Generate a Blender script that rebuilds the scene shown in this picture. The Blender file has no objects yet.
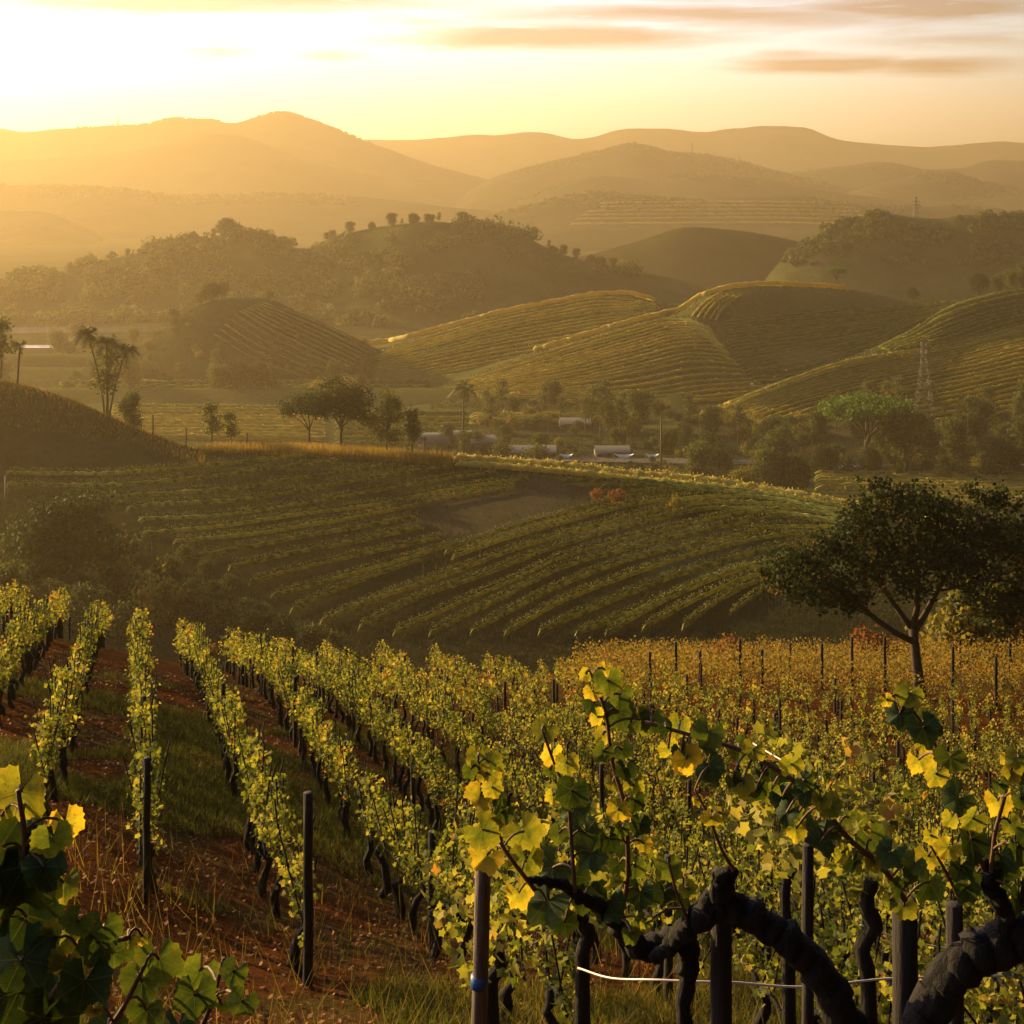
import bpy, math, random
import numpy as np

scene = bpy.context.scene
COL = scene.collection

# ------------------------------------------------------------------ camera
FPX, HV = 1400.0, 180.0            # focal length in pixels, pixel row of the eye level
cam_data = bpy.data.cameras.new('camera')
cam_data.sensor_width = 36.0
cam_data.lens = 36.0 * FPX / 1024.0
cam_data.shift_y = -(512.0 - HV) / 1024.0
cam_data.clip_start = 0.05
cam_data.clip_end = 20000.0
cam = bpy.data.objects.new('camera', cam_data)
cam.location = (0, 0, 0)
cam.rotation_euler = (math.radians(90), 0, 0)
COL.objects.link(cam)
scene.camera = cam
cam_data.dof.use_dof = False

# ------------------------------------------------------------------ light
SUN_EL, SUN_AZ = math.radians(14.5), math.radians(-53.0)   # azimuth from +Y, negative = left
SUN_DIR = np.array([math.sin(SUN_AZ) * math.cos(SUN_EL), math.cos(SUN_AZ) * math.cos(SUN_EL), math.sin(SUN_EL)])
sun_data = bpy.data.lights.new('sun', 'SUN')
sun_data.energy = 5.0
sun_data.angle = math.radians(0.5)
sun_data.color = (1.0, 0.73, 0.31)
sun = bpy.data.objects.new('sun', sun_data)
from mathutils import Vector
sun.rotation_euler = Vector(tuple(SUN_DIR)).to_track_quat('Z', 'Y').to_euler()
COL.objects.link(sun)

def ramp_(nt, stops):
    r = nt.nodes.new('ShaderNodeValToRGB'); cr = r.color_ramp
    while len(cr.elements) < len(stops): cr.elements.new(0.5)
    for e, (p, c) in zip(cr.elements, stops): e.position = p; e.color = (*c, 1)
    return r

def build_world():
    w = bpy.data.worlds.new('World')
    scene.world = w
    w.use_nodes = True
    nt = w.node_tree
    nt.nodes.clear()
    N = nt.nodes.new
    L = nt.links.new
    out = N('ShaderNodeOutputWorld')
    bg = N('ShaderNodeBackground')
    bg.inputs['Strength'].default_value = 0.10
    sky = N('ShaderNodeTexSky')
    sky.sky_type = 'NISHITA'
    sky.sun_disc = False
    sky.sun_elevation = SUN_EL
    sky.sun_rotation = SUN_AZ
    sky.altitude = 600
    sky.air_density = 1.3
    sky.dust_density = 3.0
    sky.ozone_density = 1.0
    # warm evening grade of the sky light
    tint = N('ShaderNodeMix'); tint.data_type = 'RGBA'; tint.blend_type = 'MULTIPLY'
    tint.inputs['Factor'].default_value = 1.0
    tint.inputs[7].default_value = (1.0, 1.0, 1.36, 1)
    L(sky.outputs[0], tint.inputs[6])
    # streaky clouds laid on a horizontal layer: direction / height
    tc = N('ShaderNodeTexCoord')
    sep = N('ShaderNodeSeparateXYZ'); L(tc.outputs['Generated'], sep.inputs[0])
    def math_(op, a, b=None, c=None):
        m = N('ShaderNodeMath'); m.operation = op
        for i, x in enumerate((a, b, c)):
            if x is None: continue
            if isinstance(x, (int, float)): m.inputs[i].default_value = x
            else: L(x, m.inputs[i])
        return m.outputs[0]
    zz = math_('MAXIMUM', sep.outputs[2], 0.0)
    comb = N('ShaderNodeCombineXYZ')
    L(math_('MULTIPLY', sep.outputs[0], 5.5), comb.inputs[0])
    L(math_('MULTIPLY', sep.outputs[1], 5.5), comb.inputs[1])
    L(math_('MULTIPLY', zz, 58.0), comb.inputs[2])
    n1 = N('ShaderNodeTexNoise'); n1.inputs['Scale'].default_value = 1.05; n1.inputs['Detail'].default_value = 7
    n1.inputs['Roughness'].default_value = 0.56; n1.inputs['Distortion'].default_value = 0.35
    mp = N('ShaderNodeMapping'); mp.inputs['Location'].default_value = (3.1, 0.4, 1.75)
    L(comb.outputs[0], mp.inputs[0]); L(mp.outputs[0], n1.inputs['Vector'])
    # more cloud with height above the horizon band
    hmask = N('ShaderNodeMapRange'); hmask.interpolation_type = 'SMOOTHSTEP'
    hmask.inputs['From Min'].default_value = 0.062; hmask.inputs['From Max'].default_value = 0.112
    L(zz, hmask.inputs['Value'])
    cl = N('ShaderNodeMapRange'); cl.interpolation_type = 'SMOOTHSTEP'
    cl.inputs['From Min'].default_value = 0.50; cl.inputs['From Max'].default_value = 0.66
    L(n1.outputs[0], cl.inputs['Value'])
    # long banks of cloud at their own azimuth and height: (x/y, z/y, half width, half height, weight)
    xr_ = math_('DIVIDE', sep.outputs[0], math_('MAXIMUM', sep.outputs[1], 0.05))
    zr_ = math_('DIVIDE', sep.outputs[2], math_('MAXIMUM', sep.outputs[1], 0.05))
    wob = math_('MULTIPLY', math_('SUBTRACT', n1.outputs[0], 0.5), 0.02)
    zr2 = math_('ADD', zr_, wob)
    bank = None
    for (u_, v_, hw_, hh_, wt) in ((200, 3, 420, 15, .9), (560, 38, 230, 15, 1.0), (700, 14, 380, 13, .75), (830, 64, 130, 10, 1.0), (930, 66, 120, 9, .8), (920, 6, 200, 12, 1.0), (215, 52, 60, 9, .5), (330, 54, 50, 7, .45), (960, 40, 160, 9, .4), (420, 20, 120, 9, .4)):
        a = math_('DIVIDE', math_('SUBTRACT', xr_, (u_ - 512) / FPX), hw_ / FPX)
        b_ = math_('DIVIDE', math_('SUBTRACT', zr2, (HV - v_) / FPX), hh_ * 1.3 / FPX)
        q = math_('SUBTRACT', 1.0, math_('SQRT', math_('ADD', math_('MULTIPLY', a, a), math_('MULTIPLY', b_, b_))))
        q = math_('MULTIPLY', math_('MAXIMUM', q, 0.0), wt * 1.6)
        bank = q if bank is None else math_('MAXIMUM', bank, q)
    bank = math_('MINIMUM', bank, 1.0)
    n2 = N('ShaderNodeTexNoise'); n2.inputs['Scale'].default_value = 3.2; n2.inputs['Detail'].default_value = 8; n2.inputs['Roughness'].default_value = 0.6
    L(mp.outputs[0], n2.inputs['Vector'])
    gaps = N('ShaderNodeMapRange'); gaps.interpolation_type = 'SMOOTHSTEP'
    gaps.inputs['From Min'].default_value = 0.30; gaps.inputs['From Max'].default_value = 0.54
    L(math_('ADD', n2.outputs[0], math_('MULTIPLY', bank, 0.10)), gaps.inputs['Value'])
    fac = math_('MULTIPLY', cl.outputs[0], math_('MULTIPLY', hmask.outputs[0], 0.5))
    fac = math_('MAXIMUM', fac, math_('MULTIPLY', bank, gaps.outputs[0]))
    cmix = N('ShaderNodeMix'); cmix.data_type = 'RGBA'
    L(fac, cmix.inputs['Factor'])
    L(tint.outputs[2], cmix.inputs[6])
    cc = N('ShaderNodeMix'); cc.data_type = 'RGBA'; cc.blend_type = 'MULTIPLY'
    cc.inputs['Factor'].default_value = 1.0
    cc.inputs[7].default_value = (0.54, 0.37, 0.28, 1)
    L(tint.outputs[2], cc.inputs[6])
    L(cc.outputs[2], cmix.inputs[7])
    # the dusty evening sky is far brighter around the sun than opposite it
    dt = N('ShaderNodeVectorMath'); dt.operation = 'DOT_PRODUCT'; L(tc.outputs['Generated'], dt.inputs[0]); dt.inputs[1].default_value = tuple(SUN_DIR)
    fall = N('ShaderNodeMapRange'); fall.interpolation_type = 'SMOOTHSTEP'
    fall.inputs['From Min'].default_value = -0.25; fall.inputs['From Max'].default_value = 0.5
    fall.inputs['To Min'].default_value = 0.0; fall.inputs['To Max'].default_value = 1.0
    L(dt.outputs['Value'], fall.inputs['Value'])
    fm_ = N('ShaderNodeMix'); fm_.data_type = 'RGBA'; fm_.blend_type = 'MULTIPLY'; fm_.inputs['Factor'].default_value = 1.0
    warm = ramp_(nt, [(0.0, (0.075, 0.052, 0.020)), (0.45, (0.38, 0.30, 0.15)), (1.0, (1.0, 1.0, 1.0))])
    L(fall.outputs[0], warm.inputs[0])
    L(cmix.outputs[2], fm_.inputs[6]); L(warm.outputs[0], fm_.inputs[7])
    L(fm_.outputs[2], bg.inputs['Color'])
    L(bg.outputs[0], out.inputs['Surface'])
build_world()

vs = scene.view_settings
vs.view_transform = 'Standard'
vs.look = 'None'
vs.gamma = 1.0
vs.use_curve_mapping = False
vs.exposure = 1.52
scene.render.engine = 'CYCLES'
cy = scene.cycles
cy.max_bounces = 6
cy.diffuse_bounces = 3
cy.glossy_bounces = 2
cy.transmission_bounces = 4
cy.volume_bounces = 1
cy.transparent_max_bounces = 8
cy.use_denoising = True

# ------------------------------------------------------------------ helpers
rng = np.random.default_rng(7)
random.seed(7)

def P(u, v, d):
    return np.array([(u - 512.0) / FPX * d, d, (HV - v) / FPX * d])

def tag(o, label=None, cat=None, group=None, kind=None):
    if label: o['label'] = label
    if cat: o['category'] = cat
    if group: o['group'] = group
    if kind: o['kind'] = kind
    return o

def make_mesh(name, V, F, mat=None, attrs=None, smooth=True, mids=None):
    """V (n,3); F list of (m,k) integer arrays; attrs {name: (n,)}"""
    me = bpy.data.meshes.new(name)
    V = np.asarray(V, np.float32)
    me.vertices.add(len(V))
    me.vertices.foreach_set('co', V.ravel())
    F = [np.asarray(f, np.int32) for f in F if len(f)]
    nl = sum(f.size for f in F)
    npol = sum(len(f) for f in F)
    me.loops.add(nl)
    me.polygons.add(npol)
    me.loops.foreach_set('vertex_index', np.concatenate([f.ravel() for f in F]))
    starts, s = [], 0
    for f in F:
        k = f.shape[1]
        starts.append(s + np.arange(len(f)) * k)
        s += f.size
    me.polygons.foreach_set('loop_start', np.concatenate(starts).astype(np.int32))
    if smooth:
        me.polygons.foreach_set('use_smooth', np.ones(npol, bool))
    me.update(calc_edges=True)
    for k, a in (attrs or {}).items():
        at = me.attributes.new(k, 'FLOAT', 'POINT')
        at.data.foreach_set('value', np.asarray(a, np.float32))
    if mat is not None:
        me.materials.append(mat)
    return me

def link(name, me, parent=None, loc=(0, 0, 0), rotz=0.0, scale=1.0):
    o = bpy.data.objects.new(name, me)
    COL.objects.link(o)
    o.location = tuple(float(c) for c in loc)
    o.rotation_euler = (0, 0, rotz)
    if isinstance(scale, (int, float)): scale = (scale,) * 3
    o.scale = tuple(float(c) for c in scale)
    if parent is not None: o.parent = parent
    return o

def empty(name, loc=(0, 0, 0), rotz=0.0, scale=1.0):
    o = link(name, None, None, loc, rotz, scale)
    o.empty_display_size = 0.2
    return o

def copy_tree(o, parent=None):
    c = o.copy()
    COL.objects.link(c)
    if parent is not None: c.parent = parent
    for ch in list(o.children):
        copy_tree(ch, c)
    return c

class MB:
    """collects geometry for one mesh"""
    def __init__(s):
        s.V, s.Q, s.T, s.A, s.n = [], [], [], [], 0
    def add(s, V, Q=None, T=None, a=None):
        V = np.asarray(V, float).reshape(-1, 3)
        s.V.append(V)
        if Q is not None and len(Q): s.Q.append(np.asarray(Q, int) + s.n)
        if T is not None and len(T): s.T.append(np.asarray(T, int) + s.n)
        s.A.append(np.full(len(V), 0.5) if a is None else np.broadcast_to(a, (len(V),)))
        s.n += len(V)
    def tube(s, pts, rad, sides=7, caps=True, a=None, wob=0.0, ridge=0.0):
        rp_ = rng.uniform(-1, 1, sides)
        pts = np.asarray(pts, float); n = len(pts)
        rad = np.broadcast_to(np.asarray(rad, float), (n,))
        tan = np.gradient(pts, axis=0)
        tan /= np.linalg.norm(tan, axis=1)[:, None] + 1e-9
        ref = np.array([0, 0, 1.0]) if abs(tan[0][2]) < 0.8 else np.array([1.0, 0, 0])
        rings = []
        nrm = np.cross(tan[0], ref); nrm /= np.linalg.norm(nrm)
        for i in range(n):
            nrm = nrm - tan[i] * np.dot(nrm, tan[i]); nrm /= np.linalg.norm(nrm) + 1e-9
            bn = np.cross(tan[i], nrm)
            th = np.arange(sides) / sides * 2 * np.pi
            r = rad[i] * (1 + wob * rng.uniform(-1, 1, sides)) if wob else rad[i]
            if ridge: r = r * (1 + ridge * np.interp((np.arange(sides) + i * .12) % sides, np.arange(sides + 1), np.append(rp_, rp_[0])) + ridge * .4 * rng.uniform(-1, 1, sides))
            rings.append(pts[i] + (np.cos(th) * r)[:, None] * nrm + (np.sin(th) * r)[:, None] * bn)
        V = np.concatenate(rings)
        i = np.arange(n - 1)[:, None] * sides; j = np.arange(sides)[None]; j2 = (j + 1) % sides
        Q = np.stack([i + j, i + j2, i + sides + j2, i + sides + j], -1).reshape(-1, 4)
        T = []
        if caps:
            V = np.concatenate([V, pts[:1], pts[-1:]])
            c0, c1 = n * sides, n * sides + 1
            for k in range(sides):
                T.append((c0, (k + 1) % sides, k))
                T.append((c1, (n - 1) * sides + k, (n - 1) * sides + (k + 1) % sides))
        s.add(V, Q, T, a)
    def box(s, c, size, rotz=0.0, a=None, taper=1.0):
        x, y, z = np.asarray(size, float) / 2
        V = np.array([(-x, -y, -z), (x, -y, -z), (x, y, -z), (-x, y, -z), (-x * taper, -y * taper, z), (x * taper, -y * taper, z), (x * taper, y * taper, z), (-x * taper, y * taper, z)])
        if rotz:
            cs, sn = math.cos(rotz), math.sin(rotz)
            V = V @ np.array([[cs, sn, 0], [-sn, cs, 0], [0, 0, 1]])
        s.add(V + np.asarray(c, float), [(0, 3, 2, 1), (4, 5, 6, 7), (0, 1, 5, 4), (1, 2, 6, 5), (2, 3, 7, 6), (3, 0, 4, 7)], None, a)
    def mesh(s, name, mat, smooth=True):
        return make_mesh(name, np.concatenate(s.V), [np.concatenate(q) for q in (s.Q, s.T) if q], mat, {'tint': np.concatenate(s.A)}, smooth)
    def obj(s, name, mat, parent=None, loc=(0, 0, 0), smooth=True):
        return link(name, s.mesh(name, mat, smooth), parent, loc)

def hash2(ix, iy, seed):
    h = (ix * 374761393 + iy * 668265263 + seed * 1442695041) & 0xffffffff
    h = ((h ^ (h >> 13)) * 1274126177) & 0xffffffff
    return ((h ^ (h >> 16)) & 0xffff) / 65535.0

def vnoise(x, y, seed=0):
    ix, iy = np.floor(x).astype(np.int64), np.floor(y).astype(np.int64)
    fx, fy = x - ix, y - iy
    fx, fy = fx * fx * (3 - 2 * fx), fy * fy * (3 - 2 * fy)
    a, b = hash2(ix, iy, seed), hash2(ix + 1, iy, seed)
    c, d = hash2(ix, iy + 1, seed), hash2(ix + 1, iy + 1, seed)
    return (a + (b - a) * fx) * (1 - fy) + (c + (d - c) * fx) * fy

def fbm(x, y, scale, seed=0, octaves=4):
    t, amp, tot = 0.0, 1.0, 0.0
    for o in range(octaves):
        k = 2.0 ** o / scale
        t = t + amp * (vnoise(x * k + 17.3 * o, y * k - 9.1 * o, seed + o) - 0.5)
        tot += amp
        amp *= 0.5
    return t / tot * 2

def pchip(x, Y, xq):
    """monotone cubic through (x, Y[:, m]) at xq"""
    x = np.asarray(x, float); Y = np.asarray(Y, float)
    one = Y.ndim == 1
    if one: Y = Y[:, None]
    h = np.diff(x)[:, None]; dl = np.diff(Y, axis=0) / h
    m = np.zeros_like(Y)
    if len(x) > 2:
        w1, w2 = 2 * h[1:] + h[:-1], h[1:] + 2 * h[:-1]
        ok = dl[1:] * dl[:-1] > 0
        with np.errstate(divide='ignore', invalid='ignore'):
            hm = (w1 + w2) / (w1 / dl[:-1] + w2 / dl[1:])
        m[1:-1] = np.where(ok, hm, 0)
    m[0], m[-1] = dl[0], dl[-1]
    xq = np.asarray(xq, float)
    i = np.clip(np.searchsorted(x, xq, side='right') - 1, 0, len(x) - 2)
    t = ((xq - x[i]) / h[i, 0])
    t = np.clip(t, 0, 1)[:, None]
    H = h[i]
    r = ((1 + 2 * t) * (1 - t) ** 2 * Y[i] + t * (1 - t) ** 2 * H * m[i] + t * t * (3 - 2 * t) * Y[i + 1] + t * t * (t - 1) * H * m[i + 1])
    return r[:, 0] if one else r

def curve(pts, u):
    """smooth function through (u, value) points, constant or number allowed"""
    if isinstance(pts, (int, float)): return np.full(len(u), float(pts))
    a = np.array(sorted(pts), float)
    if len(a) == 1: return np.full(len(u), a[0, 1])
    return pchip(a[:, 0], a[:, 1], u)

class Patch:
    """a piece of terrain lofted through cross-valley curves, each at its own distance"""
    def __init__(s, secs, u0=-420, u1=1444, nu=234, sub=10, noise=(0, 1), seed=1, subs=None, taper=None):
        U = np.linspace(u0, u1, nu)
        D, Z = [], []
        for d, kind, val in secs:
            dd = curve(d, U)
            D.append(dd)
            c = curve(val, U)
            Z.append((HV - c) / FPX * dd if kind == 'v' else c)
        D, Z = np.array(D), np.array(Z)
        J = len(secs)
        t = np.concatenate([np.linspace(j, j + 1, (subs[j] if subs else sub), endpoint=False) for j in range(J - 1)] + [[J - 1]])
        s.U, s.t = U, t
        s.D = pchip(np.arange(J), D, t)
        s.Z = pchip(np.arange(J), Z, t)
        s.X = (U[None] - 512) / FPX * s.D
        amp, sc = noise
        if amp:
            s.Z = s.Z + amp * fbm(s.X, s.D, sc, seed)
    def mesh(s, name, mat, attrs=None):
        n, m = s.X.shape
        V = np.stack([s.X, s.D, s.Z], -1).reshape(-1, 3)
        i = np.arange(n - 1)[:, None] * m; j = np.arange(m - 1)[None]
        Q = np.stack([i + j, i + j + 1, i + m + j + 1, i + m + j], -1).reshape(-1, 4)
        A = {'pu': np.broadcast_to(s.U[None] / 1024.0, (n, m)).ravel(), 'pt': np.broadcast_to(s.t[:, None], (n, m)).ravel()}
        if attrs:
            for k, f in attrs.items(): A[k] = f(s).ravel()
        o = link(name, make_mesh(name, V, [Q], mat, A))
        o['kind'] = 'structure'
        return o
    def cols(s, u):
        f = np.clip((u - s.U[0]) / (s.U[1] - s.U[0]), 0, len(s.U) - 1.001)
        i = int(f); w = f - i
        return s.D[:, i] * (1 - w) + s.D[:, i + 1] * w, s.Z[:, i] * (1 - w) + s.Z[:, i + 1] * w
    def zat(s, x, y):
        u = 512 + FPX * x / y
        d, z = s.cols(u)
        return float(np.interp(y, d, z))
    def hit(s, u, v):
        """first point of the patch seen along the ray through (u, v); None past the crest"""
        d, z = s.cols(u)
        vv = HV - FPX * z / d
        below = vv - v
        for k in range(len(d) - 1):
            if below[k] >= 0 > below[k + 1]:
                w = below[k] / (below[k] - below[k + 1])
                dd = d[k] + (d[k + 1] - d[k]) * w; zz = z[k] + (z[k + 1] - z[k]) * w
                return np.array([(u - 512) / FPX * dd, dd, zz])
        return None
    def crest(s, u):
        d, z = s.cols(u)
        k = int(np.argmin(HV - FPX * z / d))
        return np.array([(u - 512) / FPX * d[k], d[k], z[k]])
# ------------------------------------------------------------------ materials
def new_mat(name):
    m = bpy.data.materials.new(name)
    m.use_nodes = True
    nt = m.node_tree
    nt.nodes.clear()
    return m, nt, nt.nodes.new, nt.links.new

def ramp_node(nt, stops, interp='LINEAR'):
    r = nt.nodes.new('ShaderNodeValToRGB')
    cr = r.color_ramp
    cr.interpolation = interp
    while len(cr.elements) < len(stops): cr.elements.new(0.5)
    for e, (p, c) in zip(cr.elements, stops):
        e.position = p
        e.color = (*c, 1)
    return r

def mat_ground(name, stops, scale=0.05, detail=8, stops2=None, scale2=0.4, mix=0.5, rough=0.95, bump=0.3, bscale=1.0, stretch=None, rows=None):
    """soil / turf: two noise scales through colour ramps, bump"""
    m, nt, N, L = new_mat(name)
    out = N('ShaderNodeOutputMaterial'); b = N('ShaderNodeBsdfPrincipled')
    b.inputs['Roughness'].default_value = rough
    b.inputs['Specular IOR Level'].default_value = 0.0
    g = N('ShaderNodeNewGeometry')
    vec = g.outputs['Position']
    if stretch:
        mp = N('ShaderNodeMapping'); mp.inputs['Scale'].default_value = stretch[:3]; mp.inputs['Rotation'].default_value = (0, 0, stretch[3])
        L(vec, mp.inputs[0]); vec = mp.outputs[0]
    n1 = N('ShaderNodeTexNoise'); n1.inputs['Scale'].default_value = scale; n1.inputs['Detail'].default_value = detail; n1.inputs['Roughness'].default_value = 0.62
    L(vec, n1.inputs['Vector'])
    r1 = ramp_node(nt, stops); L(n1.outputs[0], r1.inputs[0])
    col = r1.outputs[0]
    if stops2:
        n2 = N('ShaderNodeTexNoise'); n2.inputs['Scale'].default_value = scale2; n2.inputs['Detail'].default_value = 6; n2.inputs['Roughness'].default_value = 0.7
        L(g.outputs['Position'], n2.inputs['Vector'])
        r2 = ramp_node(nt, stops2); L(n2.outputs[0], r2.inputs[0])
        mx = N('ShaderNodeMix'); mx.data_type = 'RGBA'; mx.inputs['Factor'].default_value = mix
        L(col, mx.inputs[6]); L(r2.outputs[0], mx.inputs[7]); col = mx.outputs[2]
    L(col, b.inputs['Base Color'])
    if bump:
        nb = N('ShaderNodeTexNoise'); nb.inputs['Scale'].default_value = bscale; nb.inputs['Detail'].default_value = 8
        nb.inputs['Roughness'].default_value = 0.7
        L(g.outputs['Position'], nb.inputs['Vector'])
        bp = N('ShaderNodeBump'); bp.inputs['Strength'].default_value = bump; bp.inputs['Distance'].default_value = 0.6 / bscale
        L(nb.outputs[0], bp.inputs['Height']); L(bp.outputs[0], b.inputs['Normal'])
    L(b.outputs[0], out.inputs[0])
    return m

def mat_leaf(name, stops, trans=0.5, objvar=0.12, rough=0.7, tcol=(1.1, 1.05, 0.5), spec=0.08):
    """foliage: colour from the per-leaf tint and the object, lit through from behind"""
    m, nt, N, L = new_mat(name)
    out = N('ShaderNodeOutputMaterial')
    at = N('ShaderNodeAttribute'); at.attribute_name = 'tint'
    oi = N('ShaderNodeObjectInfo')
    s = N('ShaderNodeMath'); s.operation = 'SUBTRACT'; s.inputs[1].default_value = 0.5; L(oi.outputs['Random'], s.inputs[0])
    f = N('ShaderNodeMath'); f.operation = 'MULTIPLY_ADD'; f.inputs[1].default_value = objvar * 2
    L(s.outputs[0], f.inputs[0]); L(at.outputs['Fac'], f.inputs[2])
    r = ramp_node(nt, stops); L(f.outputs[0], r.inputs[0])
    b = N('ShaderNodeBsdfPrincipled'); b.inputs['Roughness'].default_value = rough
    b.inputs['Specular IOR Level'].default_value = spec
    L(r.outputs[0], b.inputs['Base Color'])
    t = N('ShaderNodeBsdfTranslucent')
    mx = N('ShaderNodeMix'); mx.data_type = 'RGBA'; mx.blend_type = 'MULTIPLY'; mx.inputs['Factor'].default_value = 1
    L(r.outputs[0], mx.inputs[6]); mx.inputs[7].default_value = (*tcol, 1)
    L(mx.outputs[2], t.inputs['Color'])
    ms = N('ShaderNodeMixShader'); ms.inputs[0].default_value = trans
    L(b.outputs[0], ms.inputs[1]); L(t.outputs[0], ms.inputs[2])
    L(ms.outputs[0], out.inputs[0])
    return m

def mat_plain(name, c1, c2=None, scale=8.0, rough=0.8, bump=0.4, stretch=(1, 1, 1), metallic=0.0, spec=0.3):
    m, nt, N, L = new_mat(name)
    out = N('ShaderNodeOutputMaterial'); b = N('ShaderNodeBsdfPrincipled')
    b.inputs['Roughness'].default_value = rough; b.inputs['Metallic'].default_value = metallic
    b.inputs['Specular IOR Level'].default_value = spec
    tc = N('ShaderNodeTexCoord'); mp = N('ShaderNodeMapping'); mp.inputs['Scale'].default_value = stretch
    L(tc.outputs['Object'], mp.inputs[0])
    n = N('ShaderNodeTexNoise'); n.inputs['Scale'].default_value = scale; n.inputs['Detail'].default_value = 6; n.inputs['Roughness'].default_value = 0.65
    L(mp.outputs[0], n.inputs['Vector'])
    c2 = c2 or tuple(x * 0.6 for x in c1)
    r = ramp_node(nt, [(0.3, c2), (0.7, c1)]); L(n.outputs[0], r.inputs[0])
    L(r.outputs[0], b.inputs['Base Color'])
    if bump:
        bp = N('ShaderNodeBump'); bp.inputs['Strength'].default_value = bump; bp.inputs['Distance'].default_value = 0.1 / scale * 4
        L(n.outputs[0], bp.inputs['Height']); L(bp.outputs[0], b.inputs['Normal'])
    L(b.outputs[0], out.inputs[0])
    return m

M = {}
M['far'] = mat_ground('far_hill', [(0.35, (0.022, 0.024, 0.011)), (0.65, (0.055, 0.048, 0.022))], 0.012, bump=0.6, bscale=0.12)
M['valley'] = mat_ground('valley_turf', [(0.3, (0.022, 0.030, 0.010)), (0.5, (0.040, 0.042, 0.015)), (0.72, (0.065, 0.055, 0.022))], 0.016, stops2=[(0.35, (0.022, 0.03, 0.011)), (0.65, (0.08, 0.07, 0.028))], scale2=0.15, bump=0.5, bscale=0.5)
M['forest_floor'] = mat_ground('forest_floor', [(0.35, (0.035, 0.042, 0.013)), (0.65, (0.09, 0.085, 0.028))], 0.03, bump=0.6, bscale=0.25)
M['terrace'] = mat_ground('terrace_soil', [(0.35, (0.045, 0.055, 0.014)), (0.65, (0.095, 0.085, 0.026))], 0.03, stops2=[(0.35, (0.036, 0.046, 0.012)), (0.65, (0.10, 0.085, 0.028))], scale2=0.5, bump=0.4, bscale=1.0)
M['shoulder'] = mat_ground('dry_turf', [(0.35, (0.022, 0.026, 0.009)), (0.65, (0.050, 0.044, 0.017))], 0.06, stops2=[(0.35, (0.018, 0.022, 0.007)), (0.65, (0.058, 0.048, 0.02))], scale2=0.7, bump=0.6, bscale=1.5)
M['vine_soil'] = mat_ground('vineyard_soil', [(0.36, (0.035, 0.016, 0.007)), (0.47, (0.075, 0.026, 0.008)), (0.56, (0.05, 0.044, 0.014)), (0.68, (0.035, 0.046, 0.011))], 0.35, stops2=[(0.35, (0.020, 0.009, 0.0035)), (0.65, (0.105, 0.032, 0.008))], scale2=6.0, mix=0.45, bump=0.8, bscale=7.0)

# ------------------------------------------------------------------ the setting
# open ground of the whole basin, one sheet under everything
zb = -70.0
gx = np.linspace(-2500, 2500, 230); gy = np.concatenate([np.linspace(95, 800, 120), np.linspace(815, 4450, 90)])
GX, GY = np.meshgrid(gx, gy)
GZ = zb + 1.2 * fbm(GX, GY, 160, 3) - np.clip((200 - GY) / 100, 0, 1) * 6
n_, m_ = GX.shape
i_ = np.arange(n_ - 1)[:, None] * m_; j_ = np.arange(m_ - 1)[None]
Q_ = np.stack([i_ + j_, i_ + j_ + 1, i_ + m_ + j_ + 1, i_ + m_ + j_], -1).reshape(-1, 4)
valley = link('valley_ground', make_mesh('valley_ground', np.stack([GX, GY, GZ], -1).reshape(-1, 3), [Q_], M['valley']))
valley['kind'] = 'structure'
def z_valley(x, y):
    return float(zb + 1.2 * fbm(np.array([x]), np.array([y]), 160, 3)[0])
def on_valley(u, v):
    d = FPX * (-zb) / (v - HV)
    for _ in range(3):
        x = (u - 512) / FPX * d
        d = FPX * (-z_valley(x, d)) / (v - HV)
    return np.array([(u - 512) / FPX * d, d, z_valley((u - 512) / FPX * d, d)])

LOW = zb - 3
far = {}
def ridge(name, d, crest, w=260, wf=None, mat='far', noise=(2.0, 120), seed=1, foot=LOW, lift=0.45, **kw):
    """a ridge with its crest at distance d; front slope of depth wf, back slope of depth w"""
    wf = wf or w
    if isinstance(d, (int, float)) and d > 1000: d, w, wf = d * 1.5, w * 1.5, wf * 1.5
    dd = d if not isinstance(d, (int, float)) else [(0, d)]
    sh = lambda k: [(u, x + k) for u, x in dd]
    cz = [(u, (HV - v) / FPX * np.interp(u, [a for a, _ in dd], [b for _, b in dd])) for u, v in crest]
    mid = [(u, foot + (z - foot) * lift) for u, z in cz]
    p = Patch([(sh(-wf), 'z', foot), (sh(-wf * 0.5), 'z', mid), (sh(0), 'v', crest), (sh(w * 0.5), 'z', [(u, foot + (z - foot) * 0.5) for u, z in cz]), (sh(w), 'z', foot - 2)], noise=noise, seed=seed, **kw)
    p.Z += (2.2 * fbm(p.X, p.D, 45, seed + 50, 3) + 5.0 * fbm(p.X, p.D, 190, seed + 60, 2)) * (p.D > 1000)
    p.mesh(name, M[mat])
    far[name] = p
    return p

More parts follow.
